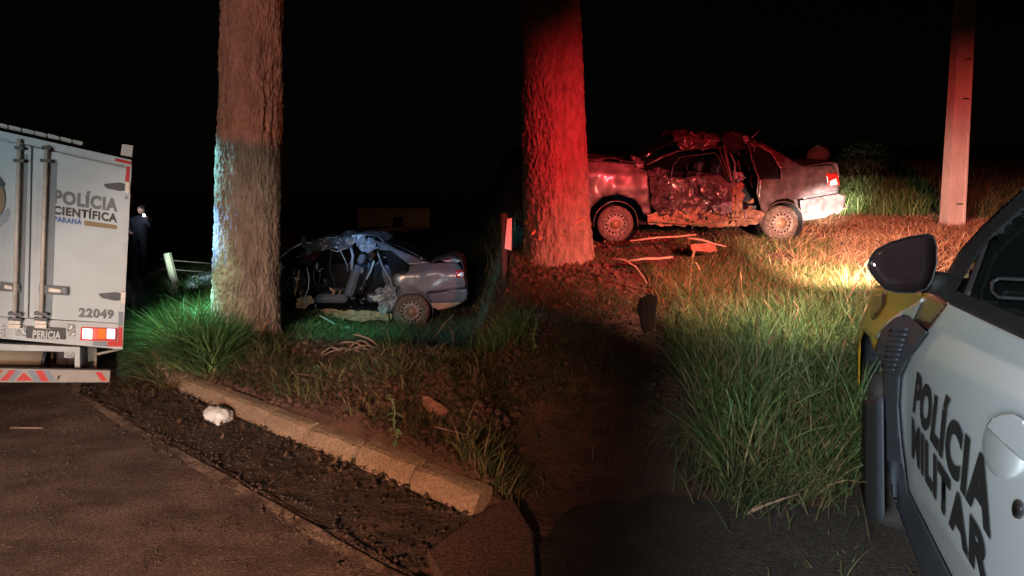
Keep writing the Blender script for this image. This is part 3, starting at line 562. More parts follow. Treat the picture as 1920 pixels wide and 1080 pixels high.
# right wreck traced at 120 px/m
S = 120; ox, oy = 1467, 453
TR = dict(zb=.97, nstrip=26, shards=[(1210, 330, 1250, 400, 9), (1255, 340, 1360, 405, 14), (1362, 285, 1410, 410, 16), (1262, 258, 1400, 285, 14), (1230, 400, 1430, 422, 12)],
 quarter=[(1414, 337), (1453, 336), (1456, 318), (1500, 315), (1552, 312), (1562, 322), (1567, 345), (1567, 362), (1490, 374), (1494, 394), (1497, 402), (1493, 390), (1483, 377), (1468, 372), (1450, 374), (1438, 384), (1432, 400), (1424, 395), (1416, 375)],
 moulding=[(1500, 369), (1566, 356), (1566, 361), (1500, 374)], qwin=[(1402, 282), (1424, 280), (1440, 292), (1455, 317), (1451, 336), (1416, 336), (1410, 310)],
 bumper=[(1493, 376), (1566, 363), (1578, 366), (1580, 380), (1575, 394), (1548, 408), (1506, 415), (1498, 400)], bmud=[(1500, 402), (1560, 394), (1548, 407), (1506, 414)],
 cpillar=[(1396, 272), (1434, 275), (1500, 315), (1456, 319), (1442, 291), (1424, 280), (1400, 280)],
 fender=[(1064, 318), (1103, 307), (1187, 312), (1208, 326), (1211, 370), (1217, 402), (1204, 406), (1198, 390), (1182, 374), (1152, 366), (1124, 372), (1108, 388), (1100, 400), (1062, 396)],
 hinge=[(1205, 325), (1222, 318), (1238, 322), (1247, 345), (1243, 375), (1255, 400), (1232, 404), (1216, 388), (1208, 352)],
 door=[(1246, 338), (1300, 333), (1340, 333), (1362, 345), (1366, 405), (1345, 414), (1300, 410), (1256, 402), (1250, 375), (1242, 358)], tear=[(1318, 345), (1340, 340), (1338, 362), (1352, 385), (1340, 400), (1322, 392), (1326, 368), (1316, 360)],
 rocker=[(1212, 401), (1260, 396), (1340, 400), (1430, 402), (1428, 420), (1340, 428), (1260, 424), (1214, 424)],
 struts=[([(1207, 314, .1), (1240, 298, .15), (1270, 288, .2), (1300, 283, .2), (1352, 281, .2)], .028, 'paint2'), ([(1352, 278, .16), (1356, 300, .12), (1364, 340, .03), (1362, 380, .02), (1368, 418, .05)], .034, 'paint2'), ([(1345, 284, .18), (1352, 310, .10), (1362, 345, 0.0)], .02, 'paint2'),
   ([(1248, 340, .02), (1256, 314, .1), (1270, 300, .15), (1335, 291, .16), (1344, 300, .15), (1356, 340, .02)], .013, 'trim'), ([(1396, 274, .14), (1402, 300, .1), (1414, 336, .03), (1413, 362, .02), (1429, 403, .05)], .024, 'paint2'), ([(1371, 290, .3), (1378, 310, .2), (1372, 340, .1), (1366, 350, .0)], .014, 'bare'),
   ([(1378, 345, .06), (1372, 370, -.02), (1376, 400, .0), (1366, 420, .05)], .022, 'mud'), ([(1240, 330, 0), (1250, 352, -.03), (1246, 375, -.02), (1256, 398, 0)], .012, 'trim'), ([(1284, 296, .3), (1292, 320, .3), (1296, 335, .3)], .008, 'trim'), ([(1282, 340, -.01), (1300, 366, -.03), (1330, 378, -.05), (1355, 372, 0)], .010, 'trim'),
   ([(1425, 262, .5), (1436, 258, .6), (1470, 240, .9)], .007, 'pale'), ([(1215, 414, -.05), (1300, 419, -.08), (1370, 410, -.04), (1424, 412, 0)], .016, 'mud')],
 scraps=[([(1262, 272), (1268, 262), (1300, 257), (1345, 261), (1340, 280), (1290, 284), (1270, 286)], 'paint2', -.02, .12), ([(1352, 262), (1372, 258), (1390, 264), (1398, 280), (1380, 288), (1362, 292), (1350, 280)], 'inner', -.04, .12), ([(1366, 350), (1380, 342), (1388, 370), (1380, 400), (1368, 420), (1360, 400)], 'mud', .0, .10),
   ([(1326, 384), (1362, 376), (1364, 396), (1344, 402), (1330, 396)], 'bare', -.06, .08), ([(1370, 395), (1400, 388), (1428, 402), (1424, 420), (1380, 426)], 'rust', .0, .12), ([(1382, 325), (1400, 328), (1400, 342), (1384, 340)], 'pale', .25, .02), ([(1386, 352), (1402, 356), (1400, 376), (1386, 372)], 'pale', .3, .03), ([(1382, 346), (1401, 348), (1401, 352), (1384, 350)], 'lampr', .24, .01),
   ([(1300, 348), (1342, 344), (1344, 368), (1318, 372), (1302, 362)], 'paint2', -.06, .05), ([(1225, 400), (1290, 392), (1330, 404), (1300, 414), (1240, 412)], 'mud', -.05, .14), ([(1180, 300), (1205, 305), (1196, 320), (1184, 316)], 'paint2', -.02, .12), ([(1556, 396), (1574, 391), (1587, 384), (1566, 402)], 'paint2', -.05, .02)],
 arches=[(-.02, .28, .34), (-2.625, .28, .34)], archmud=True,
 roof=[(1262, 271), (1270, 262), (1300, 257), (1340, 260), (1360, 268), (1378, 259), (1394, 264), (1402, 274), (1434, 275)], roofamp=.11,
 bootlid=[(1498, 315), (1520, 312), (1545, 309), (1560, 307), (1564, 316)], rearglass=[(1434, 275), (1466, 295), (1500, 316)], bonnet=[(1187, 308), (1150, 305), (1105, 302), (1064, 308)],
 rearface=[(1562, 308), (1568, 330), (1569, 364)], windscreen=[(1190, 309), (1225, 290), (1264, 272)],
 farside=[(1062, 320), (1187, 312), (1230, 335), (1420, 335), (1500, 315), (1562, 308), (1568, 400), (1062, 410)], farwin=[(1215, 335), (1268, 284), (1345, 280), (1420, 285), (1440, 335)], frontx=(1064, 0), dash=-2.05,
 seats=[(-1.35, .25, .5, .55, .3), (-1.35, .95, .5, .55, .3), (-.45, .3, 1.1, .5, .35)],
 wheels=((-.02, .28, .275), (-2.625, .27, .275)), tail=[(1541, 327), (1562, 326), (1568, 347), (1545, 349)], tailc=[(1549, 340), (1560, 335), (1563, 346), (1549, 348)])
rot_r = (R(8.5), 0, R(4)); base = at(1467, 453, 8.25)
carR = make_car('wrecked_sedan', 'crushed dark sedan lit red behind the thick red trunk, tail lamp intact', base, rot_r, S, ox, oy, TR, 'paint2')
# left wreck
TL = dict(zb=.86, nstrip=26, shards=[(540, 505, 600, 585, 8), (600, 500, 700, 585, 10), (690, 470, 745, 590, 12), (560, 446, 715, 470, 14), (362, 520, 405, 560, 10), (540, 575, 730, 600, 10)],
 quarter=[(734, 518), (764, 510), (767, 497), (806, 496), (850, 492), (862, 500), (869, 520), (874, 541), (800, 550), (806, 566), (808, 578), (803, 566), (790, 554), (770, 550), (752, 556), (741, 570), (736, 588), (732, 575), (742, 552), (748, 541), (738, 532)],
 moulding=[(806, 545), (873, 537), (873, 541), (806, 549)], qwin=[(718, 473), (728, 470), (766, 498), (763, 510), (735, 518)], bumper=[(800, 551), (874, 541), (878, 548), (875, 563), (852, 577), (822, 584), (810, 574)], bmud=[(806, 569), (864, 568), (850, 576), (822, 583), (811, 577)],
 cpillar=[(700, 452), (716, 456), (750, 472), (806, 495), (767, 498), (730, 471), (708, 470)],
 fender=[(360, 538), (368, 522), (400, 508), (455, 496), (515, 496), (542, 512), (548, 545), (546, 572), (530, 590), (526, 572), (510, 556), (488, 552), (470, 562), (462, 580), (400, 572), (362, 560)], hinge=[(540, 505), (556, 500), (560, 530), (552, 560), (548, 545)],
 rocker=[(530, 585), (600, 580), (700, 585), (735, 590), (730, 604), (600, 602), (534, 600)],
 struts=[([(512, 494, .15), (540, 470, .2), (560, 457, .25), (580, 456, .25), (588, 472, .2)], .022, 'pale'), ([(512, 510, .3), (540, 488, .4), (575, 470, .5), (610, 462, .6)], .02, 'trim'), ([(590, 462, .3), (625, 474, .3), (655, 462, .3)], .02, 'bare'), ([(652, 460, .2), (658, 480, .2), (657, 508, .15)], .024, 'bare'),
   ([(694, 492, .35), (688, 510, .35), (680, 528, .33)], .024, 'pale'), ([(706, 474, .12), (716, 500, .08), (730, 520, .02), (736, 536, 0), (746, 541, 0)], .016, 'bare'), ([(576, 502, .1), (582, 520, .05), (582, 540, .02), (574, 560, .0), (578, 570, 0)], .010, 'pale'), ([(556, 508, .1), (546, 530, .0), (548, 560, .0), (544, 582, 0)], .012, 'trim'),
   ([(562, 506, .1), (560, 530, .05), (556, 556, .03)], .016, 'mud'), ([(630, 470, .3), (640, 490, .3), (644, 502, .3)], .008, 'pale'), ([(705, 560, .0), (722, 554, -.05), (730, 548, 0)], .014, 'bare'), ([(740, 545, 0), (744, 560, -.02), (734, 585, 0)], .014, 'bare')],
 scraps=[([(560, 458), (600, 449), (655, 446), (658, 466), (610, 468), (575, 476)], 'paint', -.02, .10), ([(360, 530), (376, 518), (408, 508), (412, 525), (380, 540)], 'paint', -.03, .08), ([(655, 446), (675, 443), (698, 450), (706, 466), (688, 474), (668, 468)], 'bare', -.03, .13), ([(706, 545), (730, 530), (742, 548), (738, 580), (718, 592), (708, 575)], 'bare', .0, .12), ([(694, 555), (712, 553), (722, 560), (704, 566)], 'pale', -.03, .05), ([(515, 496), (530, 492), (538, 498), (534, 506), (518, 504)], 'pale', -.02, .06), ([(560, 560), (585, 552), (592, 565), (570, 580), (556, 575)], 'mud', .02, .08), ([(358, 535), (372, 522), (405, 512), (410, 540), (395, 556), (362, 552)], 'bare', -.03, .12), ([(712, 500), (732, 505), (738, 530), (722, 545), (712, 520)], 'seat', .25, .05), ([(362, 536), (378, 528), (392, 534), (388, 546), (366, 548)], 'lampc', -.05, .03), ([(356, 548), (384, 545), (404, 550), (402, 562), (362, 562)], 'bare', -.08, .08), ([(825, 490), (850, 487), (862, 492), (852, 497)], 'bare', .05, .03)],
 arches=[(0, .27, .345), (-2.35, .27, .345)],
 roof=[(560, 458), (585, 452), (612, 447), (640, 445), (660, 447), (680, 442), (700, 447), (716, 456)], roofamp=.08,
 bootlid=[(806, 495), (825, 488), (845, 484), (862, 488), (866, 500)], rearglass=[(716, 456), (760, 472), (806, 496)], bonnet=[(512, 500), (470, 506), (420, 514), (366, 530)],
 rearface=[(864, 492), (870, 515), (875, 542)], windscreen=[(514, 498), (540, 474), (562, 458)],
 farside=[(400, 510), (515, 496), (560, 510), (720, 510), (806, 496), (864, 492), (874, 570), (400, 590)], farwin=[(530, 508), (570, 462), (640, 458), (700, 465), (740, 510)], frontx=(400, 0), dash=-1.95,
 seats=[(-1.3, .25, .5, .52, .3), (-1.3, .95, .5, .52, .3), (-.5, .3, 1.1, .45, .35)],
 wheels=((0, .27, .288), (-2.35, .27, .288)), tail=[(852, 508), (866, 507), (869, 520), (856, 522)], tailc=[(861, 512), (868, 511), (869, 519), (863, 520)])
base = at(770, 618, 8.3)
carL = make_car('wrecked_sedan', 'crushed dark sedan behind the grey-lit trunk, its doors torn off the near side', base, (0, 0, R(3)), 120, 770, 618, TL, 'paint')

# ---------------------------------------------------------------- forensic truck
TH = R(36.5); TO = Vector((-3.28, 4.6, 0)); tx = Vector((math.cos(TH), math.sin(TH), 0)); tn = Vector((-math.sin(TH), math.cos(TH), 0))
truck = thing('box_truck', 'white forensic police box truck seen from behind with lit tail lamp', 'truck', TO, (0, 0, TH))
def tp(off):
    def fn(px, py):
        d = Vector(((px-CX)/F, 1, -(py-CY)/F)); o = Vector((0, 0, H)); p0 = TO-tn*off
        return o+d*((p0-o).dot(tn)/d.dot(tn))
    return fn
def tprism(name, outline, m, off=.0, th=.02, parent=None, bevel=.003):
    """prism standing th proud of the face plane shifted by off"""
    f0 = tp(off+th); bm = bmesh.new(); vs = [bm.verts.new(f0(*p)) for p in outline]; f = bm.faces.new(vs)
    r = bmesh.ops.extrude_face_region(bm, geom=[f]); bmesh.ops.translate(bm, verts=[v for v in r['geom'] if isinstance(v, bmesh.types.BMVert)], vec=tn*th)
    bmesh.ops.recalc_face_normals(bm, faces=bm.faces)
    if bevel: bmesh.ops.bevel(bm, geom=bm.edges[:], offset=min(bevel, th*.3), segments=2, affect='EDGES')
    return bmobj(name, bm, M[m], parent or truck, True)
def top(x): return 245+.223*x
def bot(x): return 634+.087*x
def Lx(y): return 0   # panel verticals lean slightly
def lean(x, y): return x-(y-300)*.040*(.35+.65*x/247)
# body: prism from rear outline back along the axis
ol = [(-260, top(-260)), (247, 300), (230, 655), (-260, bot(-260))]
f0 = tp(-.03); bm = bmesh.new(); f = bm.faces.new([bm.verts.new(f0(*p)) for p in ol]); r = bmesh.ops.extrude_face_region(bm, geom=[f])
bmesh.ops.translate(bm, verts=[v for v in r['geom'] if isinstance(v, bmesh.types.BMVert)], vec=tn*3.2); bmobj('cargo_box', bm, M['whiteframe'], truck, True)
tprism('top_frame', [(-260, top(-260)), (247, 300), (247, 314), (-260, top(-260)+15)], 'whiteframe', -.02, .05)
tprism('side_frame', [(lean(238, 300), 313), (247, 314), (230, 655), (221, 654)], 'whiteframe', -.02, .045)
tprism('bottom_frame', [(-260, 580), (223, 607), (221, 654), (-260, 612)], 'whiteframe', -.02, .04)
dr = tprism('door', [(lean(61, 270), 276), (lean(238, 310), 316), (224, 606), (54, 596)], 'white', 0, .022)
dl = tprism('door', [(-250, 225), (lean(58, 270), 274), (52, 596), (-250, 580)], 'white', 0, .022)
for d_, xs_ in ((dr, ((70, 82, 'whiteframe'), (93, 107, 'greytape'))), (dl, ((44, 52, 'greytape'),))):
    for a, b, m_ in xs_: tprism('door_moulding', [(lean(a, 290), top(a)+33), (lean(b, 290), top(b)+33), (lean(b, 590)-3, 596), (lean(a, 590)-3, 595)], m_, .022, .004, d_, 0)
tprism('door_seal', [(lean(58, 270)-.5, 277), (lean(61, 270)+.5, 277), (55, 596), (52.5, 596)], 'black', .016, .01)
# locking rods
for xt, xb in ((36, 27), (87, 76)):
    rod = tube('locking_rod', [tp(.06)(xt, top(xt)+8), tp(.06)((xt+xb)/2, 440), tp(.06)(xb, 612)], .0135, M['steel'], truck, True, seg=12)
    for y_, w_ in ((276, 9), (300, 11), (588, 13), (598, 13)):
        x_ = xt+(xb-xt)*(y_-260)/340
        tprism('rod_bracket', [(x_-w_, y_-3), (x_+w_, y_-1), (x_+w_, y_+5), (x_-w_, y_+3)], 'iron', .03, .05, rod)
    for y_ in (604, 612): tprism('rod_cam', [(x_-10, y_-4), (x_+12, y_-3), (x_+10, y_+4), (x_-12, y_+3)], 'steel', .03, .045, rod)
for (x0, x1, y0) in ((73, 128, 534), (-10, 37, 528)):
    hd = tprism('door_handle', [(x0, y0), (x1, y0+4), (x1, y0+20), (x0, y0+17)], 'iron', .025, .03)
    tprism('handle_plate', [(x0+18, y0+6), (x1-14, y0+9), (x1-14, y0+15), (x0+18, y0+13)], 'steel', .055, .014, hd); tprism('handle_grip', [(x1-12, y0+5), (x1-3, y0+6), (x1-3, y0+17), (x1-12, y0+15)], 'greytape', .055, .01, hd)
for y_ in (348, 554):
    hg = tprism('hinge', [(193+(0 if y_ < 400 else -9), y_-3), (lean(226, y_), y_-6), (lean(238, y_), y_-3), (lean(238, y_), y_+9), (lean(226, y_), y_+10), (200+(0 if y_ < 400 else -9), y_+5)], 'iron', .022, .02)
    tprism('hinge_knuckle', [(lean(237, y_), y_-8), (lean(246, y_), y_-6), (lean(245, y_), y_+15), (lean(236, y_), y_+14)], 'steel', .02, .04, hg)
# reflective tape
tprism('reflective_tape', [(216, 296), (246, 303), (246, 308), (216, 302)], 'redtape', .03, .002, None, 0); tprism('reflective_tape', [(lean(238, 312), 311), (lean(245, 312), 312), (lean(243, 345), 344), (lean(236, 345), 343)], 'redtape', .026, .002, None, 0)
tprism('reflective_tape', [(222, 584), (231, 585), (230, 612), (222, 612)], 'silver', .026, .002, None, 0); tprism('reflective_tape', [(222, 613), (230, 613), (229, 650), (202, 650), (202, 641), (221, 641)], 'redtape', .022, .006, None, 0); tprism('reflective_tape', [(175, 640), (201, 641), (201, 650), (174, 648)], 'silver', .022, .003, None, 0)
tprism('reflective_tape', [(lean(237, 365), 367), (lean(243, 365), 367), (lean(243, 375), 374), (lean(237, 375), 374)], 'silver', .026, .002, None, 0)
# lettering
tf = tp(.0245)
text('lettering', 'POLÍCIA', [(101, 355), (222, 373), (221, 396), (100, 379)], tf, M['tgrey'], dr, .055)
text('lettering', 'CIENTÍFICA', [(100, 385), (220, 401), (220, 416.5), (99, 400)], tf, M['tblack'], dr, .052)
text('lettering', 'PARANÁ', [(101, 405), (154, 412), (154, 421), (101, 415)], tf, M['tblue'], dr, .05)
tprism('gold_bar', [(159, 413), (217, 422), (221, 426), (218, 430), (159, 423), (157, 418)], 'gold', .0225, .0015, dr, 0)
text('lettering', '22049', [(148, 577), (214, 581), (213, 597), (147, 593)], tf, M['tgrey'], dr, .055)
# round emblem on the other door, mostly outside the frame
def ring(cx_, cy_, rx_, ry_, n=40): return [(cx_+rx_*math.cos(-2*math.pi*k/n), cy_+ry_*math.sin(-2*math.pi*k/n)) for k in range(n)]
em = tprism('emblem', ring(-34, 372, 46, 52), 'tblack', .0225, .001, dl, 0); tprism('emblem_disc', ring(-34, 374, 43, 47), 'gold', .024, .001, em, 0); tprism('emblem_core', ring(-36, 366, 34, 38), 'whiteframe', .0255, .001, em, 0)
tprism('emblem_star', [(-8, 322), (2, 333), (11, 345), (6, 355), (-2, 346), (-12, 340)], 'tblack', .026, .001, em, 0); tprism('emblem_ribbon', [(-30, 414), (4, 402), (16, 388), (20, 400), (14, 414), (0, 426), (-28, 428)], 'silver', .026, .001, em, 0)
# roof light strip and corner lamp
x0 = 0
bar = tube('roof_light_bar', [tp(-.25)(-60, 225), tp(-.25)(157, 273)], .018, M['iron'], truck, True)
xs_ = [-34, -10, 15, 40, 64, 88, 112, 135, 156]
for a, b in zip(xs_, xs_[1:]):
    fy = lambda x: 233+.222*x; q = tprism('light_segment', [(a+1, fy(a)-2), (b-1, fy(b)-2), (b-1, fy(b)+6), (a+1, fy(a)+6)], 'lens', -.26, .03, bar)
tube('bar_foot', [tp(-.25)(156, 268), tp(-.25)(157, 280)], .008, M['iron'], bar, True)
cl_ = tprism('corner_light', [(229, 270), (250, 273), (248, 294), (226, 290)], 'lens', -.10, .10); tube('lamp_foot', [tp(-.05)(236, 292), tp(-.05)(236, 300)], .01, M['iron'], cl_, True)
# tail lamp cluster
tlp = tprism('tail_lamp', [(152, 613), (220, 616), (218, 641), (150, 638)], 'redtape', .02, .02)
for a, b, m_ in ((155, 173, 'lampwhite'), (174, 182, 'lampred'), (183.5, 199, 'lampamber'), (200.5, 216, 'lampblue')):
    tprism('lamp_cell', [(a, 616), (b, 617), (b-.5, 636), (a-.5, 635)], m_, .04, .008, tlp)
pl = tprism('number_plate', [(50, 611), (123, 615), (123, 637), (49, 634)], 'plate', .02, .012, None, .004)
text('lettering', 'PERICIA', [(62, 619), (114, 621.5), (113, 635), (61, 633)], tp(.0335), M['plate_text'], pl, .04); text('lettering', 'PARANA', [(80, 614.5), (95, 615.5), (95, 618), (80, 617)], tp(.0335), M['plate_text'], pl, 0)
for a, b in ((-30, 9), (28, 49), (125, 141)): tprism('chequer_plate', [(a, 607), (b, 609), (b, 632), (a, 630)], 'alu', .02, .006, None, 0)
# underbody
tprism('rear_beam', [(-260, 634), (150, 651), (150, 660), (-260, 652)], 'whiteframe', -.10, .08)
tank = tube('fuel_tank', [tp(-.35)(-80, 670), tp(-.35)(79, 672)], .082, M['tank'], truck, True, seg=24); tube('tank_strap', [tp(-.35)(80, 672), tp(-.35)(86, 672)], .09, M['iron'], tank, True, seg=24)
for (a, b, m_, o_) in ((92, 100, 'rust', -.5), (140, 150, 'whiteframe', -.12), (100, 140, 'iron', -.8), (150, 158, 'iron', -.3), (163, 181, 'bumper', -.4)):
    tprism('chassis_member', [(a, 650), (b, 652), (b, 692), (a, 692)], m_, o_, .05)
tube('axle', [tp(-.9)(-100, 700), tp(-.9)(170, 700)], .05, M['rust'], truck, True, seg=10)
tube('strut', [tp(-.15)(182, 664), tp(-.15)(228, 654)], .012, M['bumper'], truck, True); tube('leaf_spring', [tp(-.5)(88, 668), tp(-.5)(112, 690), tp(-.5)(128, 694)], .022, M['rust'], truck, True)
tprism('step_bracket', [(120, 658), (140, 658), (139, 672), (120, 671)], 'alu', -.3, .03)
bp_ = tprism('bumper', [(-260, 686), (207, 695), (205, 717), (-260, 717)], 'bumper', .03, .06)
for pts, m_ in (([(-14, 693), (6, 694), (-14, 716)], 'redtape'), ([(18, 694), (30, 694), (14, 714), (0, 714)], 'redtape'), ([(44, 698), (62, 714), (30, 714)], 'redtape'), ([(66, 695), (80, 695), (92, 715), (78, 715)], 'redtape'), ([(30, 694.5), (42, 694.5), (26, 714.5), (15, 714.5)], 'silver'), ([(52, 695), (64, 695), (77, 715), (63, 715)], 'silver'), ([(81, 695), (93, 695), (106, 715), (93, 715)], 'silver'), ([(178, 698), (190, 698), (201, 714), (190, 714)], 'redtape'), ([(108, 706), (114, 702), (112, 708), (107, 715)], 'black')):
    tprism('chevron', pts, m_, .09, .0012, bp_, 0)
for s_, px in ((1, 140), (-1, -160)):
    q = tp(-.75)(px, 690); q = Vector((q.x, q.y, .33)); ql = WM[truck.name].inverted() @ q
    wt = lathe('wheel', [(.17, -.09), (.16, -.1), (.0001, -.1)], M['iron'], truck, 20, 'x', tuple(ql)); lathe('tyre', [(.19, -.1), (.29, -.11), (.33, -.085), (.33, .085), (.29, .11), (.19, .1)], M['tyre'], wt, 40, 'x', tuple(ql))
    for g_ in (-.05, 0, .05): lathe('tread_rib', [(.331, g_-.017), (.338, g_-.015), (.338, g_+.015), (.331, g_+.017)], M['tyre'], wt, 40, 'x', tuple(ql))
q = WM[truck.name].inverted() @ Vector((tp(0)(100, 560)))
box('cab', (q.x-1.2, 3.3, .45), (q.x+.35, 4.9, 1.9), M['white'], truck, bevel=.12)
for xx_ in (q.x-1.05, q.x+.2):
    wf = lathe('wheel', [(.17, -.09), (.16, -.1), (.0001, -.1)], M['iron'], truck, 20, 'x', (xx_, 4.1, .33)); lathe('tyre', [(.19, -.1), (.29, -.11), (.33, -.085), (.33, .085), (.29, .11), (.19, .1)], M['tyre'], wf, 32, 'x', (xx_, 4.1, .33))

# ---------------------------------------------------------------- patrol car
YAW = math.atan(591/F); dv = Vector((math.sin(YAW), math.cos(YAW), 0)); lv = Vector((math.cos(YAW), -math.sin(YAW), 0))
def ybelt(px): return 568+.455*(px-1775)
def pD(px, py):
    D = .25-.07*min(1, max(0, (1700-px)/80)); ab = ybelt(px)-py
    if ab > 0: D += .0010*ab
    cr = py-(888+(px-1703)*1.512)      # crease above the sill
    if cr > 0 and px > 1680: D += .0004*min(cr, 90)
    D += .012*max(0, 1-abs(ab+60)/60) if ab < 0 else .012*max(0, 1-60/60)
    return D
def pf(off=0, fixed=None):
    def fn(px, py):
        D = (fixed if fixed is not None else pD(px, py))+off; rx = (px-CX)/F
        Y_ = D/(rx*lv.x+lv.y); return Vector((rx*Y_, Y_, H-(py-CY)/F*Y_))
    return fn
wc = pf(0, .19)(1632, 700); wc = Vector((wc.x, wc.y, 0))
pcar = thing('patrol_car', 'white military police patrol car with brown and yellow front fender at the right edge', 'police car', (wc.x, wc.y, 0), (0, 0, math.atan2(dv.y, dv.x)))
def ps(name, ol_, m_, off=0, res=14, par=None, th=.004, dent=0): return sheet(name, ol_, pf(off), M[m_], par or pcar, res, th, True, dent)
door = ps('door', [(1780, 570), (1850, 603), (1920, 635), (2060, 699), (2060, 1560), (1900, 1300), (1781, 1080), (1702, 919), (1689, 830), (1683, 760), (1686, 709), (1706, 664), (1742, 618)], 'pwhite', 0, 6)
fd = ps('fender', [(1606, 722), (1605, 640), (1611, 611), (1622, 588), (1642, 538), (1736, 549), (1713, 600), (1697, 591), (1672, 609), (1645, 637), (1638, 656), (1630, 630), (1620, 620), (1613, 642), (1611, 722)], 'pyellow', 0, 8)
ps('white_swoosh', [(1731, 560), (1712, 599), (1697, 590), (1672, 608), (1645, 636), (1640, 632), (1662, 604), (1690, 583)], 'pwhite', -.004, 8, fd)
ps('brown_patch', [(1640, 555), (1660, 548), (1658, 570), (1645, 590), (1636, 600), (1630, 590)], 'pmaroon', -.004, 8, fd)
ps('brown_panel', [(1738, 550), (1760, 549), (1779, 570), (1741, 618), (1716, 600)], 'pmaroon', 0, 8)
ps('wheel_arch_cladding', [(1641, 656), (1654, 618), (1676, 598), (1694, 590), (1714, 600), (1738, 623), (1707, 664), (1687, 706), (1683.5, 760), (1689, 830), (1701, 919), (1781, 1080), (1900, 1300), (1860, 1300), (1731, 1080), (1674, 930), (1663, 860), (1657, 760), (1656, 700), (1651, 672)], 'pclad', -.016, 6)
for k in range(9):
    y_ = 618+k*9.5; x_ = 1668-k*1.6; ps('cladding_rib', [(x_, y_), (x_+34-k*1.5, y_-2), (x_+33-k*1.5, y_+2.5), (x_-1, y_+4)], 'pclad', -.022, 10)
# wheel
ws = Matrix.Rotation(R(14), 4, 'Z'); wl = WM[pcar.name].inverted() @ Vector((wc.x, wc.y, 0)) + Vector((0, -.115, .36))
wh = lathe('wheel', [(.11, .11), (.1, .12), (.0001, .12)], M['iron'], pcar, 24, 'y', tuple(wl)); lathe('tyre', [(.25, -.1), (.31, -.115), (.355, -.09), (.365, -.05), (.365, .05), (.355, .09), (.31, .115), (.25, .1)], M['tyre'], wh, 48, 'y', tuple(wl)); lathe('rim', [(.25, .10), (.24, .06), (.12, .09), (.0001, .08)], M['rim'], wh, 40, 'y', tuple(wl), skip=lambda k, i: i == 1 and k % 8 in (0, 1, 2))
sheet('mud_flap', [(1618, 752), (1655, 745), (1657, 975), (1612, 970)], lambda a, b: pf(0, .185+(1657-a)/45*-.02)(a, b), M['pclad'], pcar, 20, .006)
# mirror
mf = lambda Y_: (lambda px, py: at(px, py, Y_+(1757-px)*.0006))
mo = [(1626, 496), (1631, 482), (1643, 467), (1671, 453), (1706, 443), (1741, 438), (1751, 443), (1757, 461), (1757, 495), (1749, 524), (1738, 543), (1715, 550), (1681, 549), (1659, 543), (1643, 526), (1631, 511)]
bm = bmesh.new(); cxm, cym = 1695, 497; rings = []
for Yd, sc_ in ((1.42, .93), (1.405, .965), (1.40, 1.0), (1.43, 1.01), (1.47, .97), (1.51, .82), (1.53, .5)):
    rings.append([bm.verts.new(at(cxm+(x-cxm)*sc_, cym+(y-cym)*sc_, Yd)) for x, y in mo])
n = len(mo)
for A_, B_ in zip(rings, rings[1:]):
    for k in range(n): bm.faces.new((A_[k], A_[(k+1) % n], B_[(k+1) % n], B_[k]))
bm.faces.new(rings[-1][::-1])
mh = bmobj('side_mirror', bm, M['black'], pcar, True, True)
sheet('mirror_glass', [(cxm+(x-cxm)*.94, cym+(y-cym)*.93) for x, y in mo], lambda a, b: at(a, b, 1.415), M['mirrorglass'], mh, 40, .003)  # dark reddish reflection is put into the glass colour
tube('mirror_arm', [at(1735, 528, 1.47), at(1760, 530, 1.52), at(1790, 540, 1.56)], .030, M['black'], mh, True, seg=10, r2=.036)
# greenhouse
ps('window_frame', [(1758, 548), (1778, 508), (1800, 471), (1842, 424), (1920, 353), (2060, 238), (2060, 288), (1920, 392), (1858, 446), (1822, 492), (1792, 545), (1781, 569)], 'black', -.006, 8)
ps('roof_highlight', [(1842, 426), (1920, 356), (2060, 242), (2060, 246), (1920, 361), (1843, 430)], 'roof_glint', -.004, 20)  # highlight along the roof edge, built as a pale strip
ps('belt_trim', [(1781, 569), (1792, 545), (1860, 572), (1920, 598), (2060, 660), (2060, 698), (1920, 634), (1850, 602)], 'black', -.014, 8)
ps('window_glass', [(1792, 545), (1822, 492), (1858, 446), (1920, 392), (2060, 288), (2060, 660), (1920, 598), (1860, 572)], 'glassdark', .012, 14)
for a_, b_, m_ in (([(1858, 524), (1870, 519), (1960, 524), (1960, 528), (1872, 524), (1863, 529), (1863, 545), (1872, 555), (1960, 560), (1960, 564), (1870, 559), (1858, 548)], -.005, 'iron'), ([(1805, 560), (1850, 440), (1858, 440), (1815, 560)], -.002, 'trim')):
    ps('inner_trim', a_, m_, b_, 20)
def loft(name, pts, m_, span, off=0, rise=.04):
    vs = []; fs = []; A_ = [pf(off)(*p) for p in pts]; n = len(A_); k = 10
    for p in A_:
        for j in range(k+1): vs.append(p+lv*(span*j/k)+Vector((0, 0, rise*math.sin(math.pi*j/k))))
    for i in range(n-1):
        for j in range(k): fs.append((i*(k+1)+j, i*(k+1)+j+1, (i+1)*(k+1)+j+1, (i+1)*(k+1)+j))
    o = mesh(name, vs, fs, M[m_], pcar, True, True); s_ = o.modifiers.new('thickness', 'SOLIDIFY'); s_.thickness = .006; return o
loft('bonnet', [(1642, 538), (1690, 543), (1736, 549), (1758, 548)], 'pmaroon', 1.5, .004, .08)
loft('windscreen', [(1758, 547), (1778, 507), (1800, 470), (1842, 423)], 'glassdark', 1.4, .01, .05)
loft('roof', [(1842, 423), (1920, 352), (2060, 237)], 'pwhite', 1.3, .01, .05)
loft('front_grille', [(1642, 538), (1622, 588), (1606, 640), (1606, 722)], 'pclad', 1.6, .004, 0)
loft('far_floor', [(1700, 925), (1781, 1085), (1900, 1300)], 'inner', 1.6, .02, 0)
def pfar(px, py): return pf()(px, py)+lv*1.72
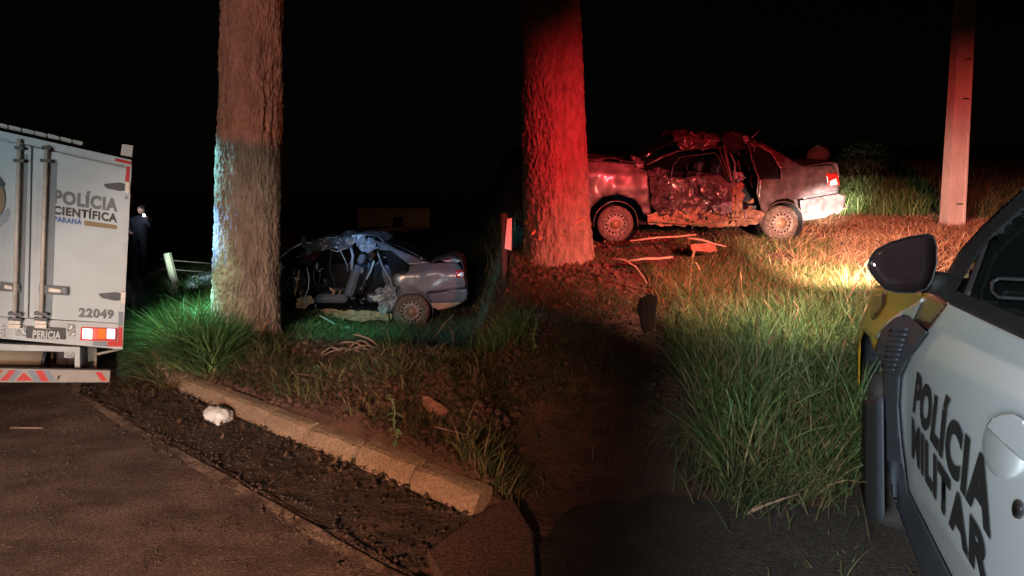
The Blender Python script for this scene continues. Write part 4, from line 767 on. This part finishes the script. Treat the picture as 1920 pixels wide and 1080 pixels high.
sheet('far_side_panel', [(1642, 538), (1758, 548), (1850, 602), (2060, 699), (2060, 1300), (1900, 1290), (1702, 919), (1660, 700), (1606, 722), (1606, 640)], pfar, M['pwhite'], pcar, 30, .006)
# handle bowl, strap and lock
hc = (1884, 836)
def bowl(px, py):
    u = (px-hc[0])/44; v = (py-hc[1])/62; r2 = min(1, u*u+v*v); return pf(-.011*math.sqrt(max(0, 1-r2))-.001)(px, py)
hb = sheet('door_handle', ring(hc[0], hc[1], 44, 62, 36), bowl, M['pwhite'], pcar, 5, 0)
ps('handle_grip', [(1851, 800), (1862, 785), (1880, 777), (1900, 777), (1922, 790), (1935, 820), (1935, 872), (1918, 862), (1880, 828)], 'pwhite', -.022, 4, hb, .004)
lathe_c = pf(-.004)(1908, 955)
def disc(name, cx_, cy_, r_, ry_, m_, off, par): return sheet(name, ring(cx_, cy_, r_, ry_, 24), pf(off), M[m_], par, 30, .003)
lk = disc('door_lock', 1909, 955, 10, 18, 'iron', -.004, pcar); disc('lock_core', 1910, 956, 6, 12, 'black', -.008, lk)
# lettering on the door
text('lettering', 'POLÍCIA', [(1719, 696), (1866, 886), (1858, 1006), (1711, 765)], pf(-.009), M['tblack'], door, .052)
text('lettering', 'MILITAR', [(1709, 781), (1860, 1034), (1857, 1120), (1709, 850)], pf(-.009), M['tblack'], door, .052)

# ---------------------------------------------------------------- poles, posts, debris, far things
def hgt_of(px, Yc): x = (px-CX)/F*Yc; return x, g1(x, Yc)
x_, z_ = hgt_of(1783, 9.6)
pole = thing('concrete_pole', 'pale concrete utility pole lit red beyond the right wrecked car', 'utility pole', (x_, 9.6, z_))
vs = []; fs = []
hw0, hw1, tp_ = .165, .125, 7.0
prof = [(-1, -1), (-.12, -1), (-.06, -.82), (.78, -.82), (.84, -1), (1, -1), (1, 1), (-1, 1)]
for i in range(15):
    t = i/14; hw = hw0+(hw1-hw0)*t
    for a, b in prof: vs.append((a*hw+.16*t*2.6, b*hw*.55, -.3+t*(tp_+.3)))
for i in range(14):
    for k in range(8): fs.append((i*8+k, i*8+(k+1) % 8, (i+1)*8+(k+1) % 8, (i+1)*8+k))
fs.append(tuple(range(14*8, 15*8))); mesh('shaft', vs, fs, M['pole'], pole)
for zz in (.42, 2.3, 3.0): box('step_slot', (-.0+zz*.06, -.105, zz), (.11+zz*.06, -.08, zz+.025), M['iron'], pole)
lab = {0: 'pale squared wooden fence post just right of the truck', 1: 'leaning grey wooden fence post left of the wrecked car front'}
for i, (pb, pt, Yc, w_) in enumerate((((251, 515), (250, 456), 8.5, .04), ((330, 545), (313, 475), 7.2, .05))):
    a = at(*pb, Yc); b = at(*pt, Yc); tube('fence_post', [Vector((a.x, a.y, g1(a.x, a.y)-.1)), a, b], w_, M['wood'], None, False, seg=5, jitter=.1)
    tag(sc.objects[-1] if False else bpy.data.objects['fence_post' + ('' if i == 0 else '.001')], lab[i], 'fence post', 'old fence posts by the truck')
for i, (y0_, y1_) in enumerate(((478, 488), (500, 505))):
    o = tube('fence_wire', [at(251, y0_, 8.5), at(285, y0_+5, 7.9), at(318, y1_, 7.2), at(420, y1_+8, 7.6)], .005, M['wire'], seg=4)
    tag(o, ('upper' if i == 0 else 'lower')+' rusty wire strung between the leaning fence posts', 'wire')
dp = thing('sign_post', 'dark post with a white plate at the right end of the left verge', 'sign post', at(944, 560, 7.0))
a = at(945, 575, 7.0); tube('post', [Vector((a.x, a.y, g1(a.x, a.y)-.1)), at(945, 400, 7.0)], .045, M['darkwood'], dp, True, seg=8)
bm = bmesh.new(); f = bm.faces.new([bm.verts.new(at(px, py, 6.93)) for px, py in ((951, 410), (960, 409), (959, 470), (946, 466))]); r = bmesh.ops.extrude_face_region(bm, geom=[f]); bmesh.ops.translate(bm, verts=[v for v in r['geom'] if isinstance(v, bmesh.types.BMVert)], vec=(0, .02, 0)); bmobj('sign_plate', bm, M['bag'], dp, True)
# plastic bag
bm = bmesh.new(); bmesh.ops.create_icosphere(bm, subdivisions=4, radius=1)
for v in bm.verts:
    p = v.co.copy(); k = 1+.38*noise.noise(p*1.7)+.16*noise.noise(p*4.5)+.06*abs(noise.noise(p*11)); v.co = Vector((p.x*.105*k, p.y*.075*k, max(-.02, p.z*.062*k)))
for v in bm.verts:
    if v.co.x > .06: v.co.z -= .02; v.co.x += .015
q = at(410, 788, 4.0); bag = bmobj('plastic_bag', bm, M['bag'], None, smooth=True); bag.location = (q.x, q.y, .045); bag.rotation_euler = (0, R(14), R(-20)); tag(bag, 'crumpled white plastic bag lying in the gutter against the kerb', 'plastic bag')
# dead palm sheaths on the left verge
fr = thing('dead_palm_frond', 'bundle of pinkish dry palm sheaths lying on the left verge', 'palm frond', at(665, 680, 4.9))
for (x0, y0, x1, y1, bow) in ((602, 672, 640, 664, .05), (625, 670, 690, 684, .03), (648, 662, 722, 662, .06), (650, 668, 720, 678, .04), (640, 676, 700, 700, .05), (665, 672, 732, 720, .05), (605, 680, 660, 668, .03), (655, 655, 700, 658, .08), (690, 664, 728, 668, .05)):
    a = at(x0, y0, 4.9); b = at(x1, y1, 4.8); pts = [a.lerp(b, t)+Vector((0, 0, bow*math.sin(math.pi*t))) for t in np.linspace(0, 1, 7)]
    zl = max(g1(a.x, a.y)-min(p.z for p in pts), 0)
    tube('sheath', [p+Vector((0, 0, zl+.01)) for p in pts], .024, M['frond'], fr, True, seg=6, r2=.012, flat=.35, jitter=.2)
# broken clods / bark chunks with real edges
def chunk(name, label, cat, pts_px, Yc, th, m_, tilt=0, zlift=0):
    bm = bmesh.new(); vs = [bm.verts.new(at(px, py, Yc+(700-py)*tilt)) for px, py in pts_px]; f = bm.faces.new(vs); bmesh.ops.triangulate(bm, faces=[f])
    r = bmesh.ops.extrude_face_region(bm, geom=bm.faces[:]); bmesh.ops.translate(bm, verts=[v for v in r['geom'] if isinstance(v, bmesh.types.BMVert)], vec=(0, th, -.02))
    bmesh.ops.subdivide_edges(bm, edges=bm.edges[:], cuts=3, use_grid_fill=True)
    for v in bm.verts: v.co += Vector((noise.noise(v.co*14), noise.noise(v.co*14+Vector((3, 1, 2))), noise.noise(v.co*14+Vector((7, 8, 9)))))*.022+Vector((0, 0, zlift))
    return tag(bmobj(name, bm, M[m_]), label, cat)
chunk('bark_chunk', 'thick slab of orange-brown broken bark tilted on the left verge', 'bark', [(793, 742), (806, 744), (838, 766), (858, 778), (862, 795), (855, 812), (846, 803), (838, 792), (806, 772), (795, 760)], 3.6, .09, 'brick', .002)
chunk('brick_block', 'square reddish brick lying before the front of the right wrecked car', 'brick', [(1296, 458), (1328, 455), (1342, 460), (1346, 470), (1328, 473), (1299, 471)], 6.9, .12, 'brick')
chunk('bark_chunk', 'upright reddish bark stump on the dark right bank beside the grass', 'bark', [(1204, 556), (1216, 551), (1231, 554), (1234, 575), (1230, 600), (1226, 618), (1210, 622), (1203, 600), (1200, 578)], 4.35, .08, 'brick')
for (x0, y0, x1, y1, Yc, lb) in ((1182, 452, 1305, 440, 7.3, 'long splintered plank lying below the front wheel of the right wreck'), (1176, 490, 1262, 482, 6.5, 'short splintered plank on the dark ledge, nearer than the long plank'), (1290, 446, 1360, 462, 7.0, 'thin bent board beside the square brick')):
    a = at(x0, y0, Yc); b = at(x1, y1, Yc-.1); a.z = max(a.z, g1(a.x, a.y)+.02); b.z = max(b.z, g1(b.x, b.y)+.02)
    tag(tube('wood_plank', [a, a.lerp(b, .4)+Vector((0, 0, .012)), a.lerp(b, .7), b], .055, M['plank'], seg=6, r2=.035, flat=.35, jitter=.25), lb, 'plank')
pts = [at(*p, 5.9) for p in ((1148, 484), (1170, 487), (1192, 500), (1206, 520), (1212, 532))]
tag(tube('palm_sheath', pts, .02, M['frond'], seg=6, r2=.028, flat=.4, jitter=.15), 'curved dry palm sheath drooping over the dark right bank', 'palm sheath')
P = scatter(900, (1190, 1440), (430, 470), None, (6.9, 8.3)); litter('glass_crumbs', P, .009, M['glasscrumb'], 'broken window glass crumbs below the right wrecked car', 'broken glass', .8)
P = scatter(700, (520, 740), (600, 650), None, (6.2, 8.2)); litter('glass_crumbs', P, .010, M['glasscrumb'], 'broken window glass crumbs before the left wrecked car', 'broken glass', .8)
for (pts, Yc, lb) in ((((1278, 348), (1283, 372), (1276, 392), (1288, 402)), 8.0, 'loose black wire hanging out of the right wreck front door'), (((1384, 300), (1390, 330), (1383, 352), (1394, 372)), 8.2, 'loose black wire hanging in the open rear door gap of the right wreck'), (((622, 470), (618, 505), (628, 535), (620, 560)), 8.5, 'loose wire hanging in the torn cabin of the left wreck')):
    tag(tube('loose_wire', [at(*p, Yc) for p in pts], .006, M['trim'], seg=5), lb, 'wire')
# door sill torn off the left car
sill = tube('torn_door_sill', [at(518, 632, 7.0), at(560, 629, 7.05), at(620, 622, 7.1), at(655, 613, 7.2)], .04, M['pale'], seg=8, flat=.45, jitter=.1); tag(sill, 'torn grey door sill lying on the grass before the left wreck', 'car part')
tag(tube('torn_trim_strip', [at(520, 622, 7.3), at(580, 617, 7.3), at(640, 612, 7.3)], .02, M['trim'], seg=6), 'thin dark trim strip lying behind the torn door sill', 'car part')
tag(tube('dry_stick', [at(600, 592, 7.6), at(622, 604, 7.5), at(634, 612, 7.4)], .012, M['pale'], seg=5), 'pale stick poking up before the torn doorway of the left wreck', 'stick')
for i, (p0, p1, p2, Yc, lb) in enumerate((((808, 640), (835, 605), (850, 590), 6.9, 'thin arching twig right of the left wreck rear wheel'), ((470, 660), (520, 690), (560, 730), 5.0, 'dark twig lying below the left trunk'), ((1560, 640), (1590, 560), (1612, 520), 5.0, 'long dry stem leaning up the right grass slope'), ((20, 815), (50, 808), (80, 806), 3.75, 'dark thin stick lying on the road behind the truck'), ((1395, 968), (1440, 945), (1500, 925), 2.72, 'rope-like dry root lying on the dark ground before the grass'))):
    pz = [at(*p, Yc) for p in (p0, p1, p2)]
    for p in pz: p.z = max(p.z, (g1(p.x, p.y) if kd(p.x, p.y) > 0 else .04)+.008)
    tag(tube('twig', pz, .009 if i != 4 else .010, M['frond'], seg=6, r2=.005), lb, 'twig')
P = clump(scatter(900, (960, 1290), (520, 830), None, (2.9, 6.2)), 2.2, .12, 2); litter('ground_weeds', P, .020, M['leafpale'], 'small pale weed leaves scattered on the dark bank', 'weeds', 1.2, .02)
for i, (x0, y0, x1, y1, Yc, lb) in enumerate(((700, 705, 742, 752, 4.3, 'broken twig left of the tall weed on the bank'), (765, 700, 905, 672, 4.6, 'long thin stem lying across the back of the verge'), (905, 700, 902, 745, 3.9, 'upright pale straw at the right of the verge'), (640, 640, 560, 668, 5.6, 'forked dead twig right of the left trunk foot'), (850, 655, 842, 612, 6.0, 'bent dead stem before the left wreck bumper'), (480, 690, 430, 730, 4.9, 'short dead root end by the kerb below the trunk'), (560, 700, 610, 745, 4.3, 'dark root running down the middle of the verge'), (905, 850, 815, 800, 3.3, 'dead branch lying behind the last kerb stone'))):
    a = at(x0, y0, Yc); b = at(x1, y1, Yc-.15); m_ = a.lerp(b, .5)+Vector((.02, 0, .04))
    for p in (a, m_, b): p.z = max(p.z, g1(p.x, p.y)+.012)
    tag(tube('twig', [a, m_, b], .008, M['frond'], seg=5, r2=.004), lb, 'twig')
P = scatter(2600, (290, 920), (690, 975), lambda xs, row, x, y: (kd(x, y) > .02) & (kd(x, y) < .16), (2.6, 6)); blades('dry_roots', P, .055, .006, M['root'], 1.8, 3, 1.4, 'dead roots and grass spilling over the kerb top', 'dead grass', zoff=.02)
P = scatter(900, (290, 920), (690, 985), lambda xs, row, x, y: (kd(x, y) > -.16) & (kd(x, y) < .0), (2.6, 6)); clods('soil_clods', P, .016, M['gutter'], 'soil crumbs banked against the foot of the kerb')
P = scatter(1200, (150, 760), (730, 1079), lambda xs, row, x, y: (kd(x, y) > -.66) & (kd(x, y) < -.5), (2.2, 5.5)); clods('road_grit', P, .011, M['gutter'], 'broken grit along the ragged road edge')
# sprouting weeds
def weed(label, px, py, Yc, h_, nleaf, ls, lean_=.0):
    x, z = hgt_of(px, Yc); t = thing('weed', label, 'weed', (x, Yc, z)); n = 8
    pts = [(lean_*(k/n)**2+.012*math.sin(k*1.7), .01*math.sin(k*2.3), h_*k/n-(.05*(max(0, k/n-.75)*4)**2)) for k in range(n+1)]
    tube('stem', pts, .005, M['leaf'], t, seg=5, r2=.002)
    for k in range(nleaf):
        q = (k+.6)/nleaf; i = min(int(q*n), n-1); p = Vector(pts[i]); a = k*2.4; L_ = ls*(1.15-q*.6)*random.uniform(.7, 1.2); d = Vector((math.cos(a), math.sin(a), random.uniform(-.2, .5))).normalized(); s = d.cross(Vector((0, 0, 1))).normalized()
        vs = [p, p+d*L_*.35+s*L_*.22, p+d*L_*.75+s*L_*.2-Vector((0, 0, .01)), p+d*L_*1.1-Vector((0, 0, .02)), p+d*L_*.75-s*L_*.2-Vector((0, 0, .01)), p+d*L_*.35-s*L_*.22, p+d*L_*.5+Vector((0, 0, -.008))]
        mesh('leaf', vs, [(0, 1, 6), (1, 2, 6), (2, 3, 6), (3, 4, 6), (4, 5, 6), (5, 0, 6)], M['leaf'], t)
weed('tall sprouting weed with bright green leaves growing behind the kerb', 742, 812, 3.25, .34, 22, .055, -.04)
weed('small bright weed in the middle of the left verge', 590, 712, 4.4, .13, 9, .05, .03)
weed('low pale weed below the red-lit tree on the dark bank', 1000, 640, 4.6, .35, 14, .06, .05)
weed('broad-leaved weed at the back of the left verge', 800, 640, 6.3, .2, 12, .07, .0)
# far building, shed, tarp and bushes
yB = 70.
def far_box(name, label, cat, x0, x1, ytop, ybot, Yc, m_, depth=6):
    t = thing(name, label, cat, at((x0+x1)/2, ybot, Yc)); a = at(x0, ytop, Yc); b = at(x1, ybot, Yc)
    box('wall', (a.x, Yc, b.z-1), (b.x, Yc+depth, a.z), M[m_], t, True, .02); box('roof', (a.x-.4, Yc-.5, a.z), (b.x+.4, Yc+depth+.5, a.z+.18), M['roofm'], t, True, .02)
    return t, a, b
t, a, b = far_box('farm_building', 'long cream farm building far behind the left wreck', 'building', 671, 806, 391, 415, yB, 'cream')
box('doorway', (at(738, 0, yB).x, yB-.2, b.z-.6), (at(755, 0, yB).x, yB-.01, at(0, 407, yB).z), M['inner'], t, True, 0); box('ledge', (a.x, yB-.1, at(0, 414, yB).z), (b.x, yB-.02, at(0, 413, yB).z), M['plate_text'], t, True, 0)
far_box('farm_shed', 'dim brown farm shed left of the cream building', 'shed', 588, 660, 396, 416, 74, 'rust')
lamp('yard_lamp', 'POINT', (at(735, 0, 62).x, 62, 3.2), (0, 0, 0), 26, (1, .5, .2), radius=.1)
bm = bmesh.new(); bmesh.ops.create_icosphere(bm, subdivisions=3, radius=1); q = at(1534, 290, 26)
for v in bm.verts: v.co = Vector((v.co.x*.52, v.co.y*.5, v.co.z*.42*(1+.3*noise.noise(v.co*2.2))))+q
tag(bmobj('covered_heap', bm, M['palebush'], smooth=True), 'pale rounded heap far off in the dark field right of the wreck', 'heap')
for i, (px, py, Yc, w_, h_, lb) in enumerate(((640, 425, 34, 2.2, 1.0, 'dark low bush left of the cream building'), (860, 425, 36, 4, 1.3, 'dark wide bush right of the cream building'), (340, 430, 26, 3.5, 1.2, 'dark bush behind the leaning fence posts'), (1620, 285, 48, 5, 1.6, 'dark bush on the far ridge right of the pale heap'), (1150, 296, 40, 6, 1.6, 'dark bush on the far ridge behind the right trunk'))):
    x, z = hgt_of(px, Yc); c_ = rng.normal(0, 1, (1500, 3)); c_ /= np.linalg.norm(c_, axis=1)[:, None]; c_ *= rng.uniform(.5, 1.05, (1500, 1)); c_ = c_*np.array([w_/2, w_/3, h_]); c_ = c_[c_[:, 2] > -.1]
    n = len(c_); d3 = rng.normal(0, .07, (n, 3, 3)); V = (c_[:, None]+d3).reshape(-1, 3); T = np.arange(n*3).reshape(-1, 3)
    bt = thing('bush', lb, 'bush', (x, Yc, z)); tri_np('foliage', V, T, M['bush'], bt); tube('stem', [(0, 0, -.1), (.05, 0, .5*h_)], .06, M['darkwood'], bt, seg=5)

# ---------------------------------------------------------------- person with a torch beyond the fence
Yp = 13.5; px0 = 262; xp = (px0-CX)/F*Yp; zp = g1(xp, Yp); s_ = 1.0
per = thing('person', 'person in dark clothes holding up a small bright torch beyond the fence', 'person', (xp, Yp, zp), (0, 0, 0))
def skin_mesh(name, joints, edges, rad, m_, root=0, par=None):
    me = bpy.data.meshes.new(name); me.from_pydata(joints, edges, []); me.materials.append(m_); o = link(name, me, par)
    sk = o.modifiers.new('skin', 'SKIN'); me.skin_vertices[0]
    for i, r in enumerate(rad): me.skin_vertices[0].data[i].radius = (r, r)
    me.skin_vertices[0].data[root].use_root = True; sub = o.modifiers.new('sub', 'SUBSURF'); sub.levels = 1; sub.render_levels = 2
    return o
J = [(0, 0, .95), (0, 0, 1.2), (0, 0, 1.42), (0, 0, 1.52),
     (-.19, 0, 1.40), (-.24, -.04, 1.12), (-.05, -.22, 1.05),          # left arm folded
     (.19, 0, 1.40), (.34, -.02, 1.20), (.33, -.16, 1.40), (.33, -.19, 1.45),  # right arm raised with torch
     (-.10, 0, .90), (-.11, -.02, .50), (-.11, .02, .08), (-.11, -.14, .04),
     (.10, 0, .90), (.12, -.03, .50), (.12, .02, .08), (.12, -.14, .04)]
Ed = [(0, 1), (1, 2), (2, 3), (2, 4), (4, 5), (5, 6), (2, 7), (7, 8), (8, 9), (9, 10), (0, 11), (11, 12), (12, 13), (13, 14), (0, 15), (15, 16), (16, 17), (17, 18)]
Rd = [.15, .14, .14, .06, .075, .055, .04, .075, .055, .04, .035, .10, .07, .05, .045, .10, .07, .05, .045]
skin_mesh('body', J, Ed, Rd, M['shirt'], 0, per)
def head(c, par):
    bm = bmesh.new(); bmesh.ops.create_icosphere(bm, subdivisions=3, radius=1)
    for v in bm.verts:
        p = v.co; nose = .25*math.exp(-((p.x/.18)**2+((p.z+.05)/.25)**2)) if p.y < 0 else 0
        v.co = Vector((p.x*.078*(1-.15*max(0, -p.z)), p.y*.095-nose*.09, p.z*.12))+Vector(c)
    h = bmobj('head', bm, M['skin'], par, smooth=True)
    bm = bmesh.new(); bmesh.ops.create_icosphere(bm, subdivisions=3, radius=1)
    for v in bm.verts: p = v.co; v.co = Vector((p.x*.085, p.y*.10+.012, p.z*.10+.035))+Vector(c)
    bmobj('hair', bm, M['hair'], h, smooth=True)
head((.05, -.03, 1.66), per)
hd = bmesh.new(); bmesh.ops.create_icosphere(hd, subdivisions=2, radius=.042); bmesh.ops.translate(hd, vec=(.33, -.20, 1.47), verts=hd.verts); hand = bmobj('hand', hd, M['skin'], per, smooth=True)
for k in range(5): tube('finger', [(.305+k*.014, -.21, 1.50-k*.008), (.315+k*.012, -.245, 1.515-k*.01), (.33+k*.006, -.25, 1.49-k*.012)], .009, M['skin'], hand, seg=6, r2=.007)
# forearm skin
tube('forearm', [(-.235, -.06, 1.12), (-.14, -.15, 1.08), (-.04, -.23, 1.05)], .046, M['skin'], per, seg=10, r2=.036)
tc_ = thing('torch', 'small torch shining bluish white in the raised hand of the distant person', 'torch', (xp+.34, Yp-.27, zp+1.50))
tube('torch_body', [(0, .05, 0), (0, -.06, .01)], .018, M['black'], tc_, seg=12); tube('torch_lens', [(0, -.062, .01), (0, -.072, .01)], .030, M['glow'], tc_, seg=16)
lamp('torch_glow', 'POINT', (xp+.30, Yp-.45, zp+1.58), (0, 0, 0), 9, (.8, .88, 1), radius=.03)
lamp('torch_light', 'SPOT', (xp+.34, Yp-.40, zp+1.5), (xp+2.2, Yp-5, zp), 12, (.7, .85, 1), 60, .8, .02)
